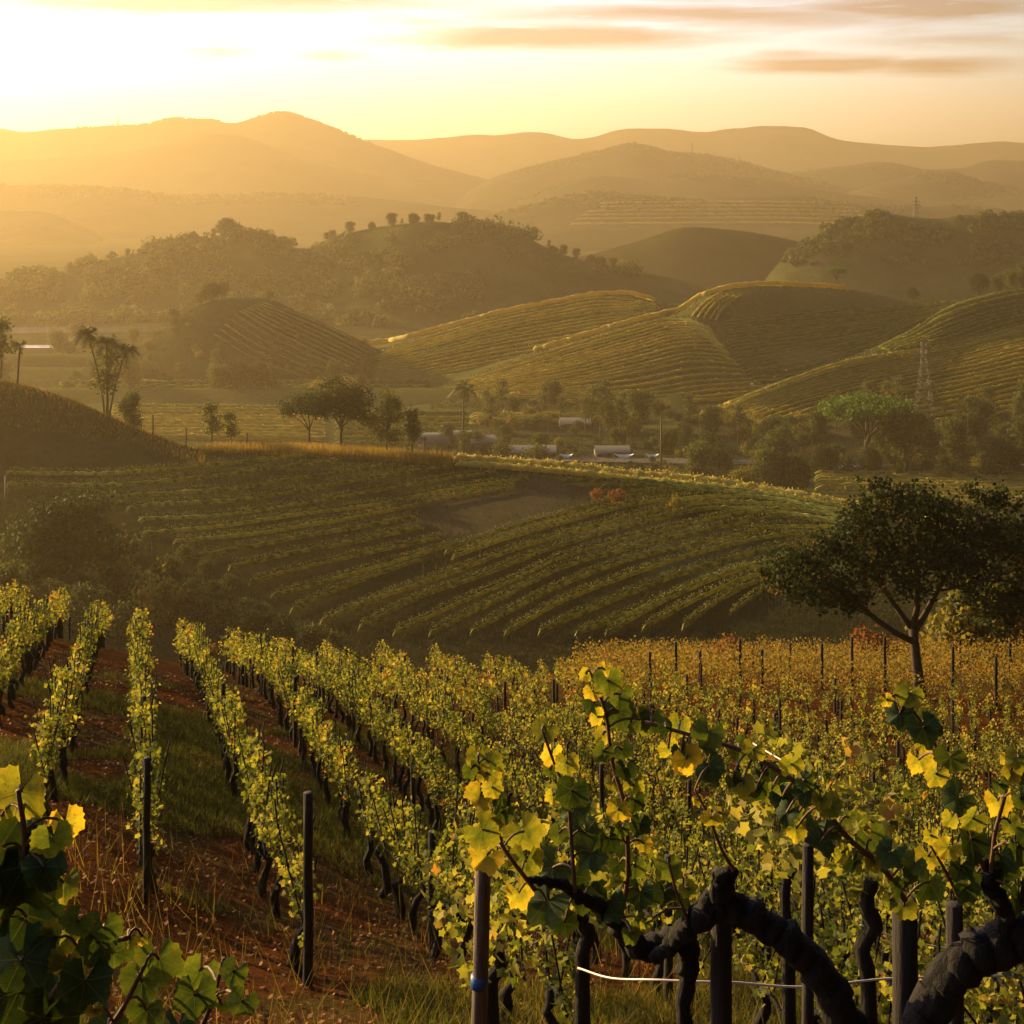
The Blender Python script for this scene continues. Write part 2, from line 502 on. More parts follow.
ridge('mountain_ridge', 2550, [(-420, 150), (-100, 150), (200, 150), (345, 141), (385, 141), (440, 139), (500, 134), (540, 131), (575, 138), (590, 137), (630, 128), (660, 128), (700, 132), (740, 128), (770, 126), (805, 127), (830, 137), (850, 141), (890, 145), (940, 145), (1000, 141), (1024, 143), (1200, 150), (1444, 140)], 250, 500, seed=11)
ridge('mountain', 1950, [(-420, 150), (-200, 135), (-60, 125), (0, 128), (25, 131), (60, 127), (100, 127), (140, 127), (175, 119), (212, 121), (232, 123), (260, 116), (283, 112), (310, 119), (340, 131), (380, 147), (430, 164), (480, 178), (540, 196), (620, 225), (700, 240), (1444, 240)], 300, 500, seed=12)
ridge('mountain_spur', 1700, [(-420, 180), (-100, 160), (60, 158), (150, 150), (230, 135), (262, 142), (300, 158), (360, 172), (430, 182), (520, 195), (640, 220), (800, 240), (1444, 240)], 200, 300, seed=13)
ridge('peaked_hill', 1650, [(-420, 250), (350, 250), (430, 215), (500, 176), (560, 160), (600, 151), (635, 144), (670, 150), (720, 157), (770, 169), (830, 182), (950, 215), (1050, 240), (1444, 240)], 250, 400, seed=14)
ridge('right_hill', 1750, [(-420, 250), (600, 250), (720, 200), (800, 172), (850, 163), (880, 161), (930, 168), (960, 168), (990, 161), (1040, 162), (1100, 150), (1200, 140), (1444, 160)], 250, 350, seed=15)
ridge('low_right_hill', 1500, [(-420, 250), (700, 250), (820, 205), (890, 182), (940, 173), (990, 184), (1060, 192), (1200, 180), (1444, 180)], 200, 250, seed=16)
ridge('low_ridge', 1400, [(-420, 260), (430, 230), (540, 192), (600, 177), (650, 181), (700, 176), (750, 179), (800, 186), (860, 196), (950, 200), (1100, 190), (1444, 200)], 200, 250, seed=17)
ridge('misty_ridge', 1320, [(-420, 180), (-100, 184), (0, 185), (60, 187), (140, 193), (170, 196), (200, 195), (270, 193), (350, 198), (430, 204), (500, 212), (600, 230), (1444, 250)], 160, 220, seed=18)
ridge('misty_hill', 1130, [(-420, 215), (-100, 212), (0, 210), (40, 209), (80, 222), (115, 241), (160, 256), (1444, 262)], 110, 150, seed=19)
ridge('banded_hill', 1120, [(-420, 262), (380, 255), (450, 235), (500, 216), (560, 200), (620, 193), (700, 197), (780, 195), (850, 203), (950, 208), (1024, 212), (1150, 205), (1444, 220)], 150, 200, seed=20)
ridge('green_hill', [(500, 900), (700, 880), (900, 860)], [(-420, 300), (480, 282), (560, 262), (640, 241), (690, 228), (740, 231), (790, 240), (830, 250), (900, 262), (1000, 275), (1444, 300)], 110, 130, mat='shoulder', noise=(1.2, 50), seed=21)
DARKHILL = ridge('wooded_hill', 800, [(-420, 310), (740, 300), (785, 256), (800, 246), (825, 228), (850, 221), (885, 213), (920, 217), (945, 218), (965, 215), (1000, 216), (1060, 222), (1200, 230), (1444, 240)], 90, 90, mat='forest_floor', noise=(1.0, 40), seed=22)
FOREST = ridge('forest_hill', [(0, 760), (230, 780), (310, 770), (420, 745), (560, 740)], [(-420, 290), (-100, 282), (0, 280), (60, 272), (90, 264), (130, 255), (165, 246), (200, 239), (235, 232), (280, 246), (308, 250), (330, 240), (380, 228), (430, 223), (480, 229), (520, 234), (545, 247), (565, 256), (600, 266), (660, 275), (730, 292), (850, 312), (1444, 320)], 110, 100, mat='forest_floor', noise=(1.5, 40), seed=23, lift=0.42)
CONE = ridge('cone_hill', 520, [(-420, 400), (60, 392), (100, 372), (140, 347), (175, 322), (205, 304), (222, 300), (262, 301), (300, 313), (340, 330), (380, 352), (450, 385), (600, 400), (1444, 400)], 55, 50, mat='shoulder', noise=(1.6, 22), seed=24)

# the three terraced hills across the valley
HA = Patch([([(250, 440), (700, 450)], 'z', LOW), ([(250, 470), (700, 500)], 'v', [(-420, 420), (250, 402), (330, 392), (420, 385), (520, 372), (620, 350), (700, 335), (760, 340), (1444, 370)]),
            ([(250, 500), (450, 540), (700, 590)], 'v', [(-420, 410), (230, 395), (300, 382), (330, 372), (350, 362), (400, 344), (450, 329), (500, 315), (560, 303), (600, 296), (625, 295), (660, 303), (700, 306), (760, 312), (850, 320), (1444, 350)]),
            ([(250, 530), (700, 650)], 'z', -66), ([(250, 560), (700, 700)], 'z', LOW)], noise=(0.5, 40), seed=31, sub=14)
HA.mesh('terraced_hillside', M['terrace'])
HB = Patch([(405, 'z', LOW), ([(400, 425), (900, 435)], 'v', [(-420, 420), (380, 412), (470, 408), (600, 412), (750, 412), (900, 412), (1444, 420)]),
            ([(420, 450), (560, 475), (700, 490), (960, 500)], 'v', [(-420, 415), (380, 405), (430, 396), (500, 378), (560, 362), (640, 345), (700, 340), (800, 345), (900, 340), (1000, 330), (1444, 340)]),
            ([(420, 465), (560, 495), (700, 525), (850, 540), (960, 550)], 'v', [(-420, 415), (380, 402), (430, 391), (500, 366), (560, 346), (640, 322), (680, 312), (700, 298), (730, 289), (770, 286), (820, 288), (860, 292), (900, 298), (960, 303), (1024, 310), (1444, 330)]),
            ([(420, 500), (700, 600)], 'z', -67), ([(420, 520), (700, 640)], 'z', LOW)], noise=(0.4, 40), seed=32, sub=14)
HB.mesh('terraced_hillside', M['terrace'])
HC = Patch([([(680, 370), (1024, 360)], 'z', LOW), ([(680, 395), (1024, 385)], 'v', [(-420, 440), (640, 428), (700, 424), (760, 428), (850, 432), (1024, 440), (1444, 445)]),
            ([(680, 405), (850, 425), (1024, 435)], 'v', [(-420, 435), (640, 424), (700, 417), (760, 408), (850, 395), (930, 385), (1024, 375), (1444, 340)]),
            ([(680, 412), (760, 425), (850, 442), (920, 462), (1024, 490)], 'v', [(-420, 432), (640, 422), (700, 414), (760, 391), (800, 376), (850, 360), (890, 352), (920, 345), (970, 338), (1024, 328), (1444, 270)]),
            ([(680, 420), (760, 440), (850, 465), (920, 495), (1024, 530)], 'v', [(-420, 432), (640, 422), (700, 418), (760, 394), (800, 378), (850, 358), (890, 340), (920, 325), (950, 305), (985, 294), (1024, 287), (1100, 272), (1444, 220)]),
            ([(680, 450), (1024, 590)], 'z', -67), ([(680, 470), (1024, 630)], 'z', LOW)], noise=(0.4, 40), seed=33, sub=12)
HC.mesh('terraced_hillside', M['terrace'])

# the near terraced slope with its grassy shoulder on the left
HM = Patch([(112, 'z', -50.0), (125, 'v', [(-420, 660), (0, 668), (300, 676), (700, 680), (1024, 670), (1444, 660)]),
            ([(-420, 168), (0, 160), (400, 150), (700, 146), (1024, 140)], 'v', [(-420, 500), (-100, 525), (0, 540), (200, 565), (440, 580), (700, 588), (850, 592), (1024, 585), (1444, 580)]),
            ([(-420, 200), (0, 190), (200, 180), (440, 174), (700, 165), (850, 158), (1024, 152)], 'v', [(-420, 400), (-100, 440), (0, 466), (100, 478), (200, 488), (300, 496), (440, 506), (560, 514), (700, 524), (850, 540), (1024, 555), (1444, 560)]),
            ([(-420, 222), (0, 212), (200, 204), (440, 197), (700, 184), (850, 174), (1024, 166)], 'v', [(-420, 330), (-200, 350), (-60, 366), (0, 380), (30, 387), (60, 396), (100, 412), (140, 430), (200, 450), (300, 454), (370, 457), (440, 462), (500, 467), (560, 471), (640, 479), (700, 485), (770, 496), (850, 511), (940, 527), (1024, 540), (1444, 560)]),
            ([(-420, 250), (0, 240), (440, 225), (1024, 190)], 'z', [(-420, -60), (0, -56), (440, -56), (1024, -58)]), ([(-420, 300), (440, 270), (1024, 240)], 'z', -74)],
           noise=(0.25, 18), seed=34, subs=[6, 22, 30, 26, 10, 8], nu=300)
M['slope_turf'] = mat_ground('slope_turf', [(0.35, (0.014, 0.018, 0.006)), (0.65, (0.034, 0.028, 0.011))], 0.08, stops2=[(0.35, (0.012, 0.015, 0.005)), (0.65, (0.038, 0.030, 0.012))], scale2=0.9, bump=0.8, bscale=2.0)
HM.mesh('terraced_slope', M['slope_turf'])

# the vineyard slope falling away from the camera
FG_D = np.array([-6, 0, 3, 5, 8, 12, 16, 22, 30, 38, 46, 60, 75, 95, 112], float)
FG_U = np.array([-500, 0, 250, 512, 768, 1024, 1500], float)
FG_H = np.array([
    [1.2, 1.2, 1.2, 1.2, 1.2, 1.2, 1.2],
    [1.7, 1.7, 1.7, 1.7, 1.7, 1.7, 1.7],
    [2.8, 2.85, 2.9, 2.9, 2.95, 3.0, 3.0],
    [3.5, 3.75, 3.9, 3.95, 4.0, 4.0, 4.1],
    [4.3, 4.8, 5.3, 5.45, 5.5, 5.5, 5.6],
    [5.4, 6.0, 6.75, 6.95, 7.05, 7.1, 7.2],
    [6.3, 7.0, 7.8, 8.5, 8.8, 8.9, 9.0],
    [7.6, 8.5, 9.3, 10.4, 11.1, 11.3, 11.4],
    [9.2, 10.3, 11.2, 12.6, 13.5, 13.9, 14.1],
    [11.2, 12.2, 13.7, 14.7, 15.5, 15.9, 16.2],
    [15.0, 15.4, 16.2, 16.8, 17.1, 17.3, 17.6],
    [23, 23, 22.0, 21.2, 21.0, 20.8, 20.8],
    [32, 32, 31.5, 28.5, 27.2, 26.4, 26.0],
    [42, 42, 42, 40, 38, 37, 37],
    [51, 51, 51, 51, 51, 51, 51]], float)
_dq = np.linspace(-6, 112, 473)
_uq = np.linspace(-500, 1500, 101)
_H1 = pchip(FG_D, FG_H, _dq)
FGT = pchip(FG_U, _H1.T, _uq).T
def z_fg(x, y):
    x = np.asarray(x, float); y = np.asarray(y, float)
    u = np.clip(512 + FPX * x / np.maximum(y, 4.0), -500, 1500)
    a = np.clip((u + 500) / 20.0, 0, 99.999); b = np.clip((y + 6) / 118 * 472, 0, 471.999)
    i, j = a.astype(int), b.astype(int); fa, fb = a - i, b - j
    h = (FGT[j, i] * (1 - fa) + FGT[j, i + 1] * fa) * (1 - fb) + (FGT[j + 1, i] * (1 - fa) + FGT[j + 1, i + 1] * fa) * fb
    return -h + 0.10 * fbm(x, y, 3.0, 41) + 0.04 * fbm(x, y, 0.6, 42)
def on_fg(u, v, dmin=3.0, dmax=75.0):
    d = np.linspace(dmin, dmax, 1500)
    vv = HV - FPX * z_fg((u - 512) / FPX * d, d) / d
    k = np.argmax(vv <= v) if (vv <= v).any() else int(np.argmin(vv))
    return np.array([(u - 512) / FPX * d[k], d[k], float(z_fg((u - 512) / FPX * d[k], d[k]))])
ys = np.concatenate([np.arange(-6, 40, 0.2), np.arange(40, 112.1, 0.5)])
xs = np.concatenate([np.arange(-75, -22, 1.2), np.arange(-22, 28, 0.2), np.arange(28, 80, 1.2)])
GX, GY = np.meshgrid(xs, ys)
n_, m_ = GX.shape
i_ = np.arange(n_ - 1)[:, None] * m_; j_ = np.arange(m_ - 1)[None]
Q_ = np.stack([i_ + j_, i_ + j_ + 1, i_ + m_ + j_ + 1, i_ + m_ + j_], -1).reshape(-1, 4)
fg = link('vineyard_slope', make_mesh('vineyard_slope', np.stack([GX, GY, z_fg(GX, GY)], -1).reshape(-1, 3), [Q_], M['vine_soil']))
fg['kind'] = 'structure'

# air over the whole basin
m, nt, N, L = new_mat('haze_air')
out = N('ShaderNodeOutputMaterial'); pv = N('ShaderNodeVolumePrincipled')
pv.inputs['Color'].default_value = (0.74, 0.57, 0.31, 1)
pv.inputs['Density'].default_value = 0.00023
pv.inputs['Anisotropy'].default_value = 0.56
L(pv.outputs[0], out.inputs['Volume'])
mb = MB(); mb.box((0, 2240, 82), (5100, 4500, 316))
hz = mb.obj('haze', m, smooth=False)
hz['kind'] = 'stuff'
# ------------------------------------------------------------------ vine rows on the hills
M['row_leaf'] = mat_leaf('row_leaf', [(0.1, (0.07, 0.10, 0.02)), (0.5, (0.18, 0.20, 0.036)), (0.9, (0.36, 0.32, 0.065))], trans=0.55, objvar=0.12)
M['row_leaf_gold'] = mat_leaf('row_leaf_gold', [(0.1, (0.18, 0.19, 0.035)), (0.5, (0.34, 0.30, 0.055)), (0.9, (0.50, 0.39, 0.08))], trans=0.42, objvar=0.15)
M['slope_leaf'] = mat_leaf('slope_leaf', [(0.1, (0.04, 0.07, 0.013)), (0.5, (0.15, 0.18, 0.034)), (0.9, (0.46, 0.42, 0.085))], trans=0.14, objvar=0.12)
M['wood'] = mat_plain('weathered_wood', (0.16, 0.115, 0.075), (0.06, 0.042, 0.03), scale=6, stretch=(6, 6, 0.6), rough=0.9)
M['bark'] = mat_plain('bark', (0.10, 0.07, 0.045), (0.035, 0.024, 0.016), scale=9, stretch=(3, 3, 0.7), rough=0.95, bump=0.9)

def resample(pts, step):
    pts = np.asarray(pts, float)
    s = np.concatenate([[0], np.cumsum(np.linalg.norm(np.diff(pts, axis=0), axis=1))])
    n = max(int(s[-1] / step), 2)
    q = np.linspace(0, s[-1], n + 1)
    return np.stack([np.interp(q, s, pts[:, k]) for k in range(3)], 1)

def leaf_cards(C, size, tint, up=0.25, fold=0.25, jitter=0.35, out=None):
    """one folded four-cornered leaf at every centre; returns verts, tris, tint"""
    n = len(C)
    nr = rng.normal(size=(n, 3))
    if out is not None: nr = nr * 0.7 + out
    nr[:, 2] += up
    nr /= np.linalg.norm(nr, axis=1)[:, None]
    t = rng.normal(size=(n, 3)); t -= nr * np.sum(t * nr, 1)[:, None]; t /= np.linalg.norm(t, axis=1)[:, None]
    b = np.cross(nr, t)
    s = (size * (1 + jitter * rng.uniform(-1, 1, n)))[:, None] if np.isscalar(size) else (size * (1 + jitter * rng.uniform(-1, 1, n)))[:, None]
    V = np.stack([C - t * s * .55, C + b * s * .42 + nr * s * fold * .5, C + t * s * .55, C - b * s * .42 + nr * s * fold * .5], 1).reshape(-1, 3)
    k = np.arange(n)[:, None] * 4
    T = np.concatenate([k + np.array([[0, 1, 2]]), k + np.array([[0, 2, 3]])])
    return V, T, np.repeat(tint, 4)

def hedge_row(name, pts, h, w, mat, label, group, step=1.0, base=0.15, cards=0.0, csize=0.3, cat='vine row', tone=0.5, core=True, cw=None, toponly=False):
    cw = cw or w
    pts = resample(pts, step)
    n = len(pts)
    tg = np.gradient(pts, axis=0); tg[:, 2] = 0
    tg /= np.linalg.norm(tg, axis=1)[:, None] + 1e-9
    sd = np.stack([tg[:, 1], -tg[:, 0], np.zeros(n)], 1)
    hh = h * (1 + rng.uniform(-0.12, 0.10, n)); ww = w * 0.5 * (1 + rng.uniform(-0.2, 0.2, n))
    ends = np.ones(n); ends[0] = ends[-1] = 0.5
    hh *= ends
    prof = [(-0.75, base), (-1.0, 0.55), (-0.55, 0.92), (0.1, 1.0), (0.65, 0.88), (1.0, 0.5), (0.75, base)]
    R = []
    for a, f in prof:
        jit = rng.uniform(-0.09, 0.09, (n, 3)) * w
        p = pts + sd * (a * ww)[:, None] + jit
        p[:, 2] += f * hh - 0.05
        R.append(p)
    V = np.stack(R, 1)
    m = len(prof)
    tint = np.clip(tone + rng.normal(0, 0.18, (n, m)), 0, 1).ravel()
    i = np.arange(n - 1)[:, None] * m; j = np.arange(m - 1)[None]
    Q = np.stack([i + j, i + j + 1, i + m + j + 1, i + m + j], -1).reshape(-1, 4)
    org = pts[0].copy()
    mbx = MB(); 
    if core: mbx.add(V.reshape(-1, 3) - org, Q, None, tint)
    if cards:
        k = int(cards * n * step)
        s = rng.uniform(0, n - 1.001, k); i0 = s.astype(int); f = (s - i0)[:, None]
        C = pts[i0] * (1 - f) + pts[i0 + 1] * f
        th = rng.uniform(-0.2, np.pi + 0.2, k)
        if toponly: th = rng.uniform(.9, np.pi - .9, k)
        C = C + sd[i0] * (np.cos(th) * cw * 0.55)[:, None]
        C[:, 2] += base + np.abs(np.sin(th)) * hh[i0] * rng.uniform(0.55, 1.12, k)
        v, t, a = leaf_cards(C - org, csize, np.clip(tone + rng.normal(0, 0.2, k), 0, 1))
        mbx.add(v, None, t, a)
    o = mbx.obj(name, mat, None, org, smooth=False)
    return tag(o, label, cat, group)

def project_row(patch, px, du=5.0):
    """pixel polyline -> pieces of line lying on the patch"""
    px = np.array(px, float)
    u = np.arange(px[0, 0], px[-1, 0] + 0.1, du)
    v = pchip(px[:, 0], px[:, 1], u)
    runs, cur = [], []
    for a, b in zip(u, v):
        p = patch.hit(a, b)
        if p is None or (cur and np.linalg.norm(p - cur[-1]) > 60):
            if len(cur) > 2: runs.append(np.array(cur))
            cur = [] if p is None else [p]
        else: cur.append(p)
    if len(cur) > 2: runs.append(np.array(cur))
    return runs

def row_fan(patch, keys, counts, h, w, mat, label, group, step, **kw):
    us = [np.linspace(0, 1, 40)]
    K = []
    for k in keys:
        k = np.array(k, float)
        u = np.linspace(k[0, 0], k[-1, 0], 40)
        K.append(np.stack([u, pchip(k[:, 0], k[:, 1], u)], 1))
    q = np.concatenate([np.linspace(i, i + 1, c, endpoint=False) for i, c in enumerate(counts)] + [[len(keys) - 1]])
    A = pchip(np.arange(len(keys)), np.array(K).reshape(len(keys), -1), q).reshape(len(q), 40, 2)
    rows = []
    for a in A:
        for run in project_row(patch, a):
            if len(run) > 4:
                rows.append(hedge_row('vine_row', run, h * random.uniform(0.85, 1.15), w, mat, label, group, step, cards=4.0, csize=0.42, **kw))
    return rows

GC = 'vine rows across the sunlit hill at the right'
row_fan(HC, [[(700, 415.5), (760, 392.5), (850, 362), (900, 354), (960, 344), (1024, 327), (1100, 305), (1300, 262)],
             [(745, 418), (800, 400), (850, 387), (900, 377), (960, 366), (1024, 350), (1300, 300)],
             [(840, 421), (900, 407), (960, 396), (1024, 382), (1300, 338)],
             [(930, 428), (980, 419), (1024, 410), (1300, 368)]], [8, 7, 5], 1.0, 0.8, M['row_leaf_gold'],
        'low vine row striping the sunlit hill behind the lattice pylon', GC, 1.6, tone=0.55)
row_fan(HC, [[(880, 348), (912, 332), (940, 314), (985, 298), (1024, 290), (1300, 240)], [(888, 350), (915, 343), (950, 330), (985, 318), (1024, 310), (1300, 262)],
             [(935, 347), (970, 340), (1024, 324), (1300, 285)]], [4, 4], 1.0, 0.8, M['row_leaf'],
        'green vine row on the upper flank of the right sunlit hill', 'vine rows on the upper right flank', 1.6, tone=0.6)
row_fan(HB, [[(432, 392), (500, 369), (560, 350), (640, 327), (665, 321), (690, 322), (712, 331)],
             [(440, 394), (500, 381), (560, 370), (640, 350), (680, 340), (705, 339), (725, 348)],
             [(470, 396), (560, 388), (640, 374), (700, 363), (740, 366)],
             [(480, 398), (560, 397), (640, 396), (700, 388), (760, 384)],
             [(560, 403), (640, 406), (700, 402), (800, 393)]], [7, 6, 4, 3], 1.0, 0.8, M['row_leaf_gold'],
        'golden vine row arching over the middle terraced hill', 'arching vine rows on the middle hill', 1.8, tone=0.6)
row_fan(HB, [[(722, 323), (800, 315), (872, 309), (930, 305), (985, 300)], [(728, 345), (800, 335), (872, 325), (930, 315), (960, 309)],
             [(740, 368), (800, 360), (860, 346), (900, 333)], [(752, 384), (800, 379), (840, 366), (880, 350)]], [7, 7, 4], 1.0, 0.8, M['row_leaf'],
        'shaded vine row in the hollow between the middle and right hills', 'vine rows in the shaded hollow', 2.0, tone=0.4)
row_fan(HA, [[(345, 366), (400, 347), (450, 332), (500, 318), (560, 306), (600, 299), (660, 305)], [(335, 379), (420, 362), (500, 345), (580, 331), (660, 317)],
             [(380, 386), (450, 377), (520, 365), (600, 345)]], [8, 6], 1.0, 0.8, M['row_leaf_gold'],
        'hazy vine row on the long terraced hill in the middle distance', 'vine rows on the long hazy hill', 2.2, tone=0.5)
row_fan(HB, [[(692, 317), (704, 304), (722, 293)], [(716, 321), (724, 308), (742, 296)]], [4], 1.0, 0.8, M['row_leaf_gold'], 'short steep vine row under the lit crest of the middle hill', 'short steep rows on the middle hill', 1.5, tone=.6)
# bright lines of taller vines along two crests
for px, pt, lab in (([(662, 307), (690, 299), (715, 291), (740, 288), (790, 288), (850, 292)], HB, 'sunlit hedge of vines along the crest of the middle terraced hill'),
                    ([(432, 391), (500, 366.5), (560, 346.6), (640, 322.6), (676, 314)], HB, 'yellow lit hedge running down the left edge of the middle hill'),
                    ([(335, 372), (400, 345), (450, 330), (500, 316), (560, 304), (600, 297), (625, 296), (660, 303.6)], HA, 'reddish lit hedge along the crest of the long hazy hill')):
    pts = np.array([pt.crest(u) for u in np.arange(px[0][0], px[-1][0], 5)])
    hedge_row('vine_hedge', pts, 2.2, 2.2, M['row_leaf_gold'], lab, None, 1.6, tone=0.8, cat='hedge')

# bare ploughed ground on the near slope, part of its soil colour
def bare_patches(m, spots):
    nt = m.node_tree; N = nt.nodes.new; L = nt.links.new
    b = [n for n in nt.nodes if n.type == 'BSDF_PRINCIPLED'][0]
    src = b.inputs['Base Color'].links[0].from_socket
    g = N('ShaderNodeNewGeometry'); nz = N('ShaderNodeTexNoise'); nz.inputs['Scale'].default_value = .22; nz.inputs['Detail'].default_value = 6
    L(g.outputs['Position'], nz.inputs['Vector'])
    for c, rx, ry, col in spots:
        mp = N('ShaderNodeVectorMath'); mp.operation = 'SUBTRACT'; L(g.outputs['Position'], mp.inputs[0]); mp.inputs[1].default_value = tuple(float(x) for x in c)
        ms = N('ShaderNodeVectorMath'); ms.operation = 'MULTIPLY'; L(mp.outputs[0], ms.inputs[0]); ms.inputs[1].default_value = (1 / rx, 1 / ry, 0)
        ln = N('ShaderNodeVectorMath'); ln.operation = 'LENGTH'; L(ms.outputs[0], ln.inputs[0])
        ad = N('ShaderNodeMath'); ad.operation = 'MULTIPLY_ADD'; L(nz.outputs[0], ad.inputs[0]); ad.inputs[1].default_value = .9; L(ln.outputs['Value'], ad.inputs[2])
        mr = N('ShaderNodeMapRange'); mr.inputs['From Min'].default_value = 1.15; mr.inputs['From Max'].default_value = 1.7; mr.inputs['To Min'].default_value = 1; mr.inputs['To Max'].default_value = 0; L(ad.outputs[0], mr.inputs['Value'])
        mx = N('ShaderNodeMix'); mx.data_type = 'RGBA'; L(mr.outputs[0], mx.inputs['Factor']); L(src, mx.inputs[6]); mx.inputs[7].default_value = (*col, 1)
        src = mx.outputs[2]
    L(src, b.inputs['Base Color'])
bare_patches(M['slope_turf'], [(HM.hit(492, 514), 9.5, 9.0, (0.060, 0.047, 0.024)), (HM.hit(640, 533), 10.0, 6.0, (0.050, 0.047, 0.024)), (HM.hit(545, 492), 8.0, 7.0, (0.055, 0.044, 0.023)), (HM.hit(725, 560), 10.0, 5.0, (0.05, 0.055, 0.026))])
# the near terraced slope
LEFT = [
 [(6, 477), (88, 478), (151, 475), (230, 467), (306, 459)],
 [(6, 489), (88, 490), (187, 484), (280, 472), (343, 465)],
 [(88, 503), (138, 500), (234, 493), (300, 483), (406, 467.5)],
 [(126, 513), (152, 510), (234, 505), (300, 496), (368, 483), (456, 469.5)],
 [(138, 523), (205, 521), (300, 508), (368, 496), (444, 483), (500, 475)],
 [(141, 538), (205, 532.5), (300, 519), (368, 510), (456, 493), (532, 481)],
 [(173, 546), (258, 538), (300, 531), (350, 523), (426, 507), (520, 490)],
 [(182, 564), (234, 555), (300, 542), (350, 534), (418, 522)],
 [(228, 573.5), (300, 557), (350, 548), (426, 531)],
 [(249, 587), (300, 573), (368, 557.5), (444, 541)],
 [(271, 600), (300, 593), (339, 582), (388, 568), (453, 549)],
 [(290, 616), (339, 594), (391, 574), (423, 563)]]
RIGHT = [
 [(444, 557), (514, 531), (580, 514), (604, 507), (654, 497), (700, 493), (780, 501), (853, 514)],
 [(452, 562), (514, 541), (560, 528), (657, 505), (736, 500), (853, 517)],
 [(320, 628), (377, 604), (444, 581), (514, 554.5), (560, 541), (589, 532.5), (657, 515), (718, 506), (794, 510), (853, 520)],
 [(358, 634), (409, 607), (485, 579), (560, 550), (648, 526), (720, 512), (800, 514), (853, 523)],
 [(393, 638), (456, 609), (514, 584), (560, 562), (589, 553), (677, 531), (765, 515), (850, 526)],
 [(429, 639.5), (514, 597), (560, 573.5), (660, 546), (724, 531), (783, 521), (850, 528)],
 [(470, 638), (560, 591), (648, 559), (724, 543), (777, 531), (850, 531)],
 [(504, 639.5), (560, 608), (619, 584), (706, 556), (777, 540), (850, 534)],
 [(538, 639.5), (560, 629), (619, 604), (677, 581), (777, 553), (850, 540)],
 [(575, 640), (648, 612), (724, 579), (777, 565), (850, 550)],
 [(605, 640), (677, 600), (747, 573.5), (850, 560)],
 [(642, 635), (706, 600), (762, 579), (850, 570)],
 [(682, 634), (724, 603), (765, 585), (850, 580)],
 [(730, 617.5), (777, 590), (850, 590)]]
TOP = [[(560, 486), (615, 484), (677, 488), (765, 498), (853, 512.5)], [(600, 490), (680, 490), (765, 501), (853, 513)]]
def tilt_rows(rows, label, group, h, tone):
    for k, r in enumerate(rows):
        for run in project_row(HM, r, 4.0):
            hedge_row('vine_row', run, h * random.uniform(.85, 1.1), 0.20, M['slope_leaf'], label, group, 0.4, base=0.45, cards=26, csize=0.085, tone=tone, toponly=True)
tilt_rows(LEFT, 'vine row running level along the left part of the shaded terraced slope', 'level vine rows on the near terraced slope', 0.9, 0.74)
tilt_rows(RIGHT, 'vine row slanting up the right part of the shaded terraced slope', 'slanting vine rows on the near terraced slope', 0.9, 0.70)
tilt_rows(TOP, 'vine row close under the lit crest of the near terraced slope', 'vine rows under the lit crest', 0.8, 0.5)
pts = np.array([HM.crest(u) for u in np.arange(455, 960, 4)])
hedge_row('vine_hedge', pts, 1.1, 1.6, M['row_leaf_gold'], 'bright yellow hedge along the crest of the near terraced slope', None, 0.5, cards=30, csize=0.25, tone=0.75, cat='hedge')
hedge_row('vine_hedge', pts + np.array([0.3, -4.2, 0.2]), 0.9, 1.2, M['row_leaf_gold'], 'second yellow hedge just below the crest hedge of the near slope', None, 0.5, cards=24, csize=0.25, tone=0.65, cat='hedge')
# ------------------------------------------------------------------ trees
M['tree_leaf'] = mat_leaf('tree_leaf', [(0.1, (0.028, 0.042, 0.012)), (0.5, (0.06, 0.075, 0.02)), (0.9, (0.13, 0.12, 0.035))], trans=0.35, objvar=0.15)
M['dark_leaf'] = mat_leaf('dark_leaf', [(0.1, (0.018, 0.028, 0.009)), (0.5, (0.038, 0.045, 0.014)), (0.85, (0.09, 0.06, 0.02)), (1.0, (0.20, 0.085, 0.025))], trans=0.35, objvar=0.1)
M['gold_leaf'] = mat_leaf('gold_leaf', [(0.1, (0.08, 0.085, 0.02)), (0.5, (0.16, 0.14, 0.03)), (0.9, (0.27, 0.19, 0.045))], trans=0.45, objvar=0.12)
M['rust_leaf'] = mat_leaf('rust_leaf', [(0.1, (0.10, 0.04, 0.02)), (0.5, (0.20, 0.075, 0.025)), (0.9, (0.32, 0.15, 0.04))], trans=0.45, objvar=0.1)
M['green_leaf'] = mat_leaf('green_leaf', [(0.1, (0.03, 0.06, 0.014)), (0.5, (0.06, 0.11, 0.022)), (0.9, (0.12, 0.17, 0.035))], trans=0.4, objvar=0.1)
M['palm_leaf'] = mat_leaf('palm_leaf', [(0.1, (0.04, 0.05, 0.015)), (0.5, (0.07, 0.08, 0.022)), (0.9, (0.13, 0.11, 0.035))], trans=0.3, objvar=0.1)

def lobe_points(lobes, n, shell=0.42):
    vol = np.array([r[0] * r[1] * r[2] for _, r in lobes]) ** 0.8
    k = rng.choice(len(lobes), n, p=vol / vol.sum())
    d = rng.normal(size=(n, 3)); d /= np.linalg.norm(d, axis=1)[:, None]
    rr = rng.uniform(0, 1, n) ** shell
    c = np.array([c for c, _ in lobes])[k]; r = np.array([r for _, r in lobes])[k]
    return c + d * r * rr[:, None], d

